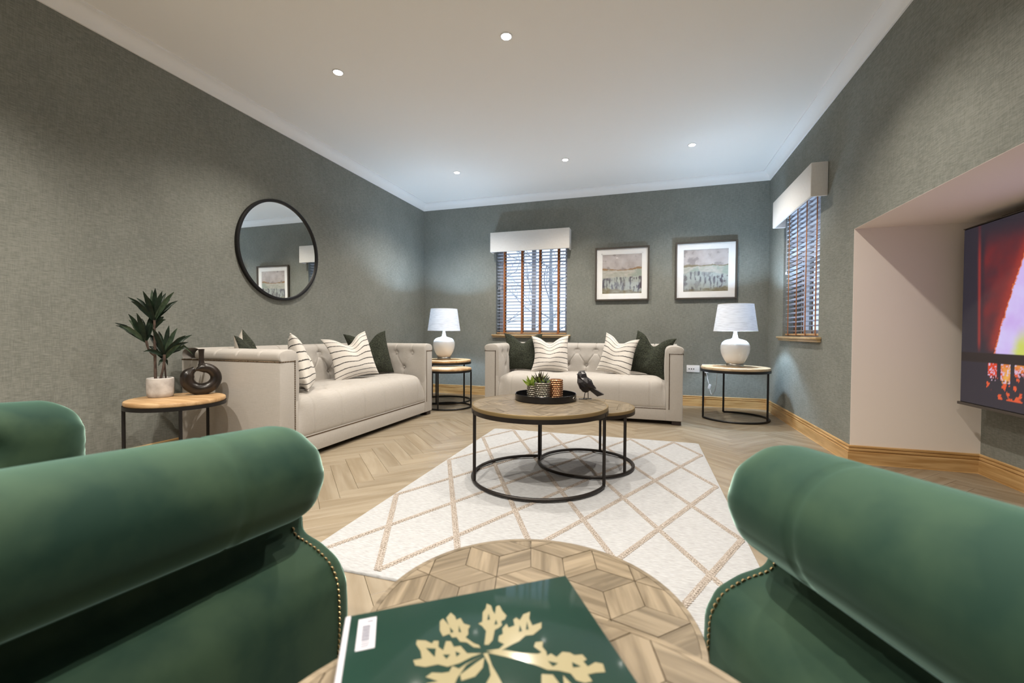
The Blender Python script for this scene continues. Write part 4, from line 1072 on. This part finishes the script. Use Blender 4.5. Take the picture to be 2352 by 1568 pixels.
# gold foil acanthus ornament, mirrored about its stem base
ORN = [[[0.0069,0.0823],[0.0124,0.1002],[0.0097,0.109],[0.0066,0.1134],[0.0113,0.1152],[0.0146,0.1297],[0.0192,0.135],[0.0218,0.1428],[0.0258,0.1379],[0.0257,0.1285],[0.0269,0.1229],[0.0309,0.1347],[0.035,0.1356],[0.0358,0.1256],[0.0384,0.1168],[0.0352,0.1117],[0.0305,0.11],[0.0303,0.1041],[0.0259,0.101],[0.0213,0.0993],[0.0162,0.0859],[0.0108,0.081]],[[0.0025,0.0792],[-0.0039,0.0821],[-0.0094,0.0904],[-0.0158,0.0933],[-0.0182,0.1007],[-0.0226,0.1012],[-0.0247,0.1073],[-0.0316,0.1058],[-0.0337,0.1154],[-0.0323,0.1288],[-0.0287,0.1325],[-0.0255,0.1245],[-0.0238,0.1198],[-0.0251,0.1325],[-0.0194,0.1396],[-0.0157,0.1324],[-0.015,0.126],[-0.0103,0.1278],[-0.0082,0.1181],[-0.002,0.113],[-0.0053,0.1079],[-0.006,0.1013],[-0.0095,0.0976],[-0.0029,0.0874],[0.0016,0.0834]],[[0.0065,0.0743],[0.0198,0.0729],[0.0261,0.0772],[0.0213,0.0826],[0.0234,0.0896],[0.0281,0.0913],[0.0293,0.0989],[0.0353,0.1045],[0.036,0.0981],[0.0429,0.0997],[0.0438,0.1086],[0.0477,0.1108],[0.0503,0.1056],[0.0565,0.1135],[0.0648,0.1153],[0.0605,0.105],[0.0607,0.0942],[0.0713,0.0958],[0.0686,0.0879],[0.0571,0.0811],[0.0496,0.0823],[0.0414,0.0769],[0.0312,0.0739],[0.0185,0.069]],[[0.0026,0.072],[-0.0079,0.0704],[-0.02,0.0663],[-0.0314,0.0653],[-0.0398,0.0707],[-0.0514,0.071],[-0.0604,0.0756],[-0.0619,0.0825],[-0.0539,0.0821],[-0.0546,0.092],[-0.0584,0.1028],[-0.0574,0.1081],[-0.0487,0.1049],[-0.0431,0.0989],[-0.0409,0.1023],[-0.0362,0.1004],[-0.0374,0.0929],[-0.0332,0.0866],[-0.0292,0.0983],[-0.0245,0.0965],[-0.0226,0.0882],[-0.016,0.0875],[-0.0113,0.0762],[-0.0052,0.0746]],[[0.0032,0.0692],[-0.0056,0.0666],[-0.0147,0.0617],[-0.0244,0.0501],[-0.0301,0.0395],[-0.0524,0.0455],[-0.0517,0.0521],[-0.0414,0.0515],[-0.0518,0.0593],[-0.046,0.0628],[-0.0374,0.0596],[-0.0307,0.0589],[-0.0269,0.0648],[-0.0216,0.0602],[-0.0144,0.0639]],[[0.0038,0.0665],[-0.0001,0.0548],[-0.0086,0.0471],[-0.0213,0.0458],[-0.0214,0.053],[-0.0124,0.0579],[-0.0047,0.0624]],[[0.0035,0.0715],[0.0079,0.071],[0.0088,0.0538],[0.0115,0.0414],[0.0137,0.0281],[-0.0033,0.0331],[0.0051,0.0443],[0.006,0.0568]],[[0.0071,0.0715],[0.0249,0.0696],[0.0397,0.0613],[0.054,0.0558],[0.0581,0.0567],[0.0532,0.0657],[0.0565,0.0708],[0.064,0.0695],[0.061,0.0631],[0.0626,0.0562],[0.0615,0.0509],[0.0662,0.0527],[0.0697,0.0469],[0.0774,0.0515],[0.0838,0.0485],[0.0869,0.0442],[0.0944,0.0429],[0.0959,0.036],[0.0918,0.0351],[0.0933,0.0282],[0.1021,0.0309],[0.108,0.0271],[0.1057,0.0179],[0.0974,0.0197],[0.0893,0.0201],[0.0903,0.0123],[0.0831,0.0122],[0.0769,0.0174],[0.0751,0.0256],[0.0658,0.0316],[0.0563,0.0353],[0.0498,0.0418],[0.0374,0.0521],[0.0239,0.0608]],[[0.0497,0.0324],[0.0592,0.0287],[0.0619,0.0162],[0.0452,0.0198]],[[0.0678,0.0255],[0.072,0.0134],[0.0644,0.0146]]]
SLIT = [[[-0.0494,0.0946],[-0.0399,0.0909],[-0.0419,0.0803]],[[-0.0342,0.0813],[-0.0272,0.0792],[-0.0313,0.0747]],[[-0.022,0.0818],[-0.0175,0.0777],[-0.0218,0.0746]],[[-0.0232,0.117],[-0.02,0.109],[-0.0233,0.1076]],[[-0.0137,0.1169],[-0.0127,0.1056],[-0.0152,0.1072]],[[0.0205,0.1259],[0.0198,0.1156],[0.0168,0.1164]],[[0.026,0.1141],[0.0261,0.1068],[0.0225,0.1068]],[[0.0482,0.0987],[0.0481,0.0892],[0.0445,0.0892]],[[0.057,0.1013],[0.0553,0.0894],[0.0522,0.0901]],[[0.06,0.0448],[0.0684,0.0394],[0.0624,0.0373]],[[0.0812,0.0371],[0.0872,0.0298],[0.0797,0.031]]]

def flats(shapes, z0, mirror):
    b = B(); n = 0
    for sh in shapes:
        for m in ((0, 1) if mirror else (0,)):
            n += 1; z = z0+n*5e-6
            c = b.ring([(x, (-.018-y) if m else y, z) for x, y in sh]); b.cap(c)
    bmesh.ops.recalc_face_normals(b.b, faces=b.b.faces)
    for f in b.b.faces:
        if f.normal.z < 0: f.normal_flip()
    return spring(b)
obj('gold_ornament', flats(ORN, BT+.0002, True), M_gold, t, smooth=False, label='gold acanthus leaf ornament', recalc=False)
obj('ornament_vein', flats(SLIT, BT+.0004, True), M_cover, t, smooth=False, recalc=False, stuff=True)

# ------------------------------------------------------------------ green velvet armchairs
M_chairnail = plain('antique_brass_nailhead', (0.42, 0.31, 0.16, 1), 0.32, 0.9)
def make_chair(name, label, loc, rz):
    t = thing(name, label, 'armchair', loc, rz, 'pair of green velvet armchairs')
    r0 = .100
    zr = lambda y: .667-.045*(y+.35)/.75
    def arm_prof():
        # relative to roll centre (0,0): inner face up, over the roll, to the crease under it
        pr = [(-.060, -.30), (-.082, -.22), (-.094, -.12), (-.098, -.05)]
        pr += [(r0*math.cos(rad(a)), r0*math.sin(rad(a))) for a in range(175, -92, -8)]
        pr += [(-.014, -.108)]
        return pr
    prof = arm_prof()
    _, Lp = resample(prof, 64)
    y0, y1 = -.44, .272
    for sx in (-1, 1):
        cuts = [-.42, -.14, .14]
        bt = [(-.42, .30), (-.14, .30), (.14, .30), (-.28, .16), (0, .16), (.25, .16)]
        fo = [((c, .30), (c, Lp)) for c in cuts]
        fo += [((-.42, .30), (-.28, .16)), ((-.14, .30), (-.28, .16)), ((-.14, .30), (0, .16)), ((.14, .30), (0, .16)), ((.14, .30), (.25, .16)), ((0, .16), (0, 0)), ((-.28, .16), (-.28, 0))]
        b = B(); ts = frange(y0, y1, .010)+[y1+.088*math.sin(rad(a)) for a in range(6, 88, 6)]
        def tap(tt, p, q):
            if tt <= y1: return p, q
            f = min(1, (tt-y1)/.088); k = math.sqrt(max(.0, 1-f*f)); an = math.atan2(q, p)
            k *= 1+.030*math.cos(9*an+.5)*f
            return p*k, q*k-.004*f
        mf = lambda tt, p, q, sx=sx: (sx*(.43+p), tt, zr(min(tt, y1+.04))+q)
        V = tuft_sheet(b, prof, ts, 64, bt, fo, mf, depth=.030, rad=.030, fold=.0032, fwid=.0040, taper=tap)
        b.cap(V[-1]); obj('arm_roll', b, M_velvet, t, ang=75)
        pr, L = resample(prof, 64)
        for tt, s in bt:
            p, q = pr[int(s/L*64)]
            obj('button', B().sph((0, 0, 0), .013, 12, 8, (.55, 1, 1)), M_velvet, t, loc=mf(tt, p+.020, q))
        # outer panel below the roll, front edge with nails
        op = rounded([(-.024, .115), (-.022, .150), (.012, .160), (.052, .174), (.092, .205), (.104, .25), (.105, .33), (.098, .42), (.082, .52)], 2)
        b = B(); rings = []
        yy = frange(-.44, .345, .06)+[.358, .368, .374, .377]
        for tt in yy:
            ins = 0 if tt <= .345 else .012*(1-math.sqrt(max(0, 1-((tt-.345)/.032)**2)))
            pts = []
            for i, (p, dz) in enumerate(op):
                pl = .0035*math.sin(i*1.3)*math.exp(-((tt-.33)/.05)**2)*math.exp(-((dz-.2)/.07)**2)
                pts.append((sx*(.43+p-ins+pl), tt, max(.115, zr(tt)-dz-ins)))
            pts += [(sx*.375, tt, .115), (sx*.375, tt, zr(tt)-.11)]
            rings.append(pts)
        b.loft(rings); obj('arm_panel', b, M_velvet, t, ang=50)
        # welt in the crease under the roll
        b = B().tube([(sx*(.43-.008), tt, zr(tt)-.112) for tt in frange(-.43, .335, .05)], .0045, 6); obj('piping', b, M_velvet, t)
        b = B(); on, _ = resample(op, 40)
        for i in range(2, 41):
            p, dz = on[i]; a_ = on[i-1]; c_ = on[min(40, i+1)]
            nx, nz = (c_[1]-a_[1]), (c_[0]-a_[0])
            nail(b, (sx*(.43+p+.0005), .340, zr(.340)-dz), (sx*abs(nx), .1, nz), .0050)
        obj('nail_trim', b, M_chairnail, t, stuff=True, label='row of brass nailheads')
        fp = [(sx*(.43+p-.013), .381, max(.115, zr(.381)-dz-.012)) for p, dz in op]+[(sx*.375, .381, .115), (sx*.375, .381, zr(.381)-.11)]
        bp_ = [(x, .366, z) for x, y, z in fp]
        b = B(); b.loft([bp_, fp]); obj('arm_front', b, M_velvet, t, ang=50)
    # back: same scroll section run across, leaning backwards
    zb_ = .70
    bp = [(p*1.05, q*1.05) for p, q in prof]; _, Lb = resample(bp, 60)
    bt = [(-.20, .21), (0, .21), (.20, .21), (-.10, .11), (.10, .11)]
    fo = [((x, s), (x, Lb)) for x, s in bt[:3]]+[((-.2, .21), (-.1, .11)), ((0, .21), (-.1, .11)), ((0, .21), (.1, .11)), ((.2, .21), (.1, .11))]
    b = B(); mf = lambda tt, p, q: (tt, -.40-p, zb_+q)
    V = tuft_sheet(b, bp, frange(-.47, .47, .012), 60, bt, fo, mf, fold=.0032, fwid=.0040); b.cap(V[0]); b.cap(V[-1])
    obj('back_roll', b, M_velvet, t, ang=75)
    obj('back_panel', B().lo(-.43, .43, -.47, -.34, .115, .60, .02, 3), M_velvet, t)
    b = B()
    def sf(u, v): return (.315*(2*u-1), -.36+.74*v, .38+.055*(1-(2*u-1)**4)*(1-(2*v-1)**6))
    obj('seat_cushion', B().lo(-.348, .348, -.35, .395, .27, .43, .04, 4), M_velvet, t)
    obj('seat_base', B().lo(-.365, .365, -.36, .372, .115, .272, .01, 2), M_velvet, t)
    for sx in (-1, 1):
        for y in (-.40, .33): obj('leg', B().lathe([(.001, 0), (.014, 0), (.016, .01), (.020, .06), (.026, .10), (.026, .118), (.001, .118)], 14), M_dkwood, t, loc=(sx*.42, y, 0))
    return t
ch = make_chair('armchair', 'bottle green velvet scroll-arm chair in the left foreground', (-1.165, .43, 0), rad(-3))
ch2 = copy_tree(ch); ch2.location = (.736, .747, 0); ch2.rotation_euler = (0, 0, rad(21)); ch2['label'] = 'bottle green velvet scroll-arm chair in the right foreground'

# ------------------------------------------------------------------ outdoors, seen through the blinds
M_ground = noisy('pale_gravel_drive', (0.55, 0.55, 0.58, 1), (0.75, 0.75, 0.78, 1), (3, 3, 3), 0.9)
g = struct('ground', wall_boxes([(-22, 22, YB+T+.02, 30, -.25, -.2), (XR+T+.4, 22, -8, YB+T+.02, -.25, -.2), (-22, 22, -20, YF-T-.02, -.25, -.2)]), M_ground, 'pale gravel ground outside the windows', 'ground', smooth=False)
M_bark = noisy('haze_paled_bark', (0.20, 0.21, 0.21, 1), (0.34, 0.36, 0.36, 1), (9, 9, 3), 0.9)  # bark colour lightened to carry the outdoor haze
M_foli = noisy('dull_evergreen_leaves', (0.05, 0.08, 0.05, 1), (0.14, 0.19, 0.13, 1), (6, 6, 6), 0.8)
def tree(label, loc, h, seed):
    t = thing('bare_tree', label, 'tree', loc, 0, 'bare trees outside'); rr = random.Random(seed)
    obj('trunk', B().tube([(0, 0, 0), (.05, 0, h*.25), (0, .05, h*.5), (.04, 0, h*.8)], [.08, .065, .05, .02], 8), M_bark, t)
    b = B()
    def br(p, d, l, r, k):
        e = p+d*l; m = p.lerp(e, .5)+Vector((rr.uniform(-.1, .1), rr.uniform(-.1, .1), rr.uniform(-.05, .1)))*l
        b.tube([p, m, e], [r, r*.8, r*.5], 5, caps=False)
        if k:
            for q in range(3):
                dd = (d+Vector((rr.uniform(-.8, .8), rr.uniform(-.8, .8), rr.uniform(-.4, .6)))).normalized()
                br(p.lerp(e, rr.uniform(.45, 1)), dd, l*rr.uniform(.55, .8), r*.55, k-1)
    for q in range(9):
        a = q*2.4; br(Vector((0, 0, h*(.18+.085*q))), Vector((math.cos(a), math.sin(a), .55)).normalized(), h*.24, .018, 2)
    obj('branches', b, M_bark, t)
tree('bare tree outside, left of the far window view', (-5.2, 13.5, -.2), 6.0, 3)
tree('bare tree outside, middle of the far window view', (-4.1, 15.5, -.2), 7.0, 5)
tree('bare tree outside, right of the far window view', (-2.9, 13.0, -.2), 6.0, 8)
tree('bare tree outside the right window', (6.2, 9.5, -.2), 6.0, 11)
t = thing('hedge', 'low clipped evergreen hedge beyond the far window', 'hedge', (-4.0, 18.0, -.2))
b = B(); hb = random.Random(2)
V = b.grid(lambda u, v: (14*(u-.5), .5*math.cos(PI*v)*-1, 1.0*math.sin(PI*v)), 90, 14)
for v in b.b.verts: v.co += Vector((hb.uniform(-.05, .05), hb.uniform(-.07, .07), hb.uniform(-.06, .06)))
obj('foliage', b, M_foli, t, stuff=True, ang=180)
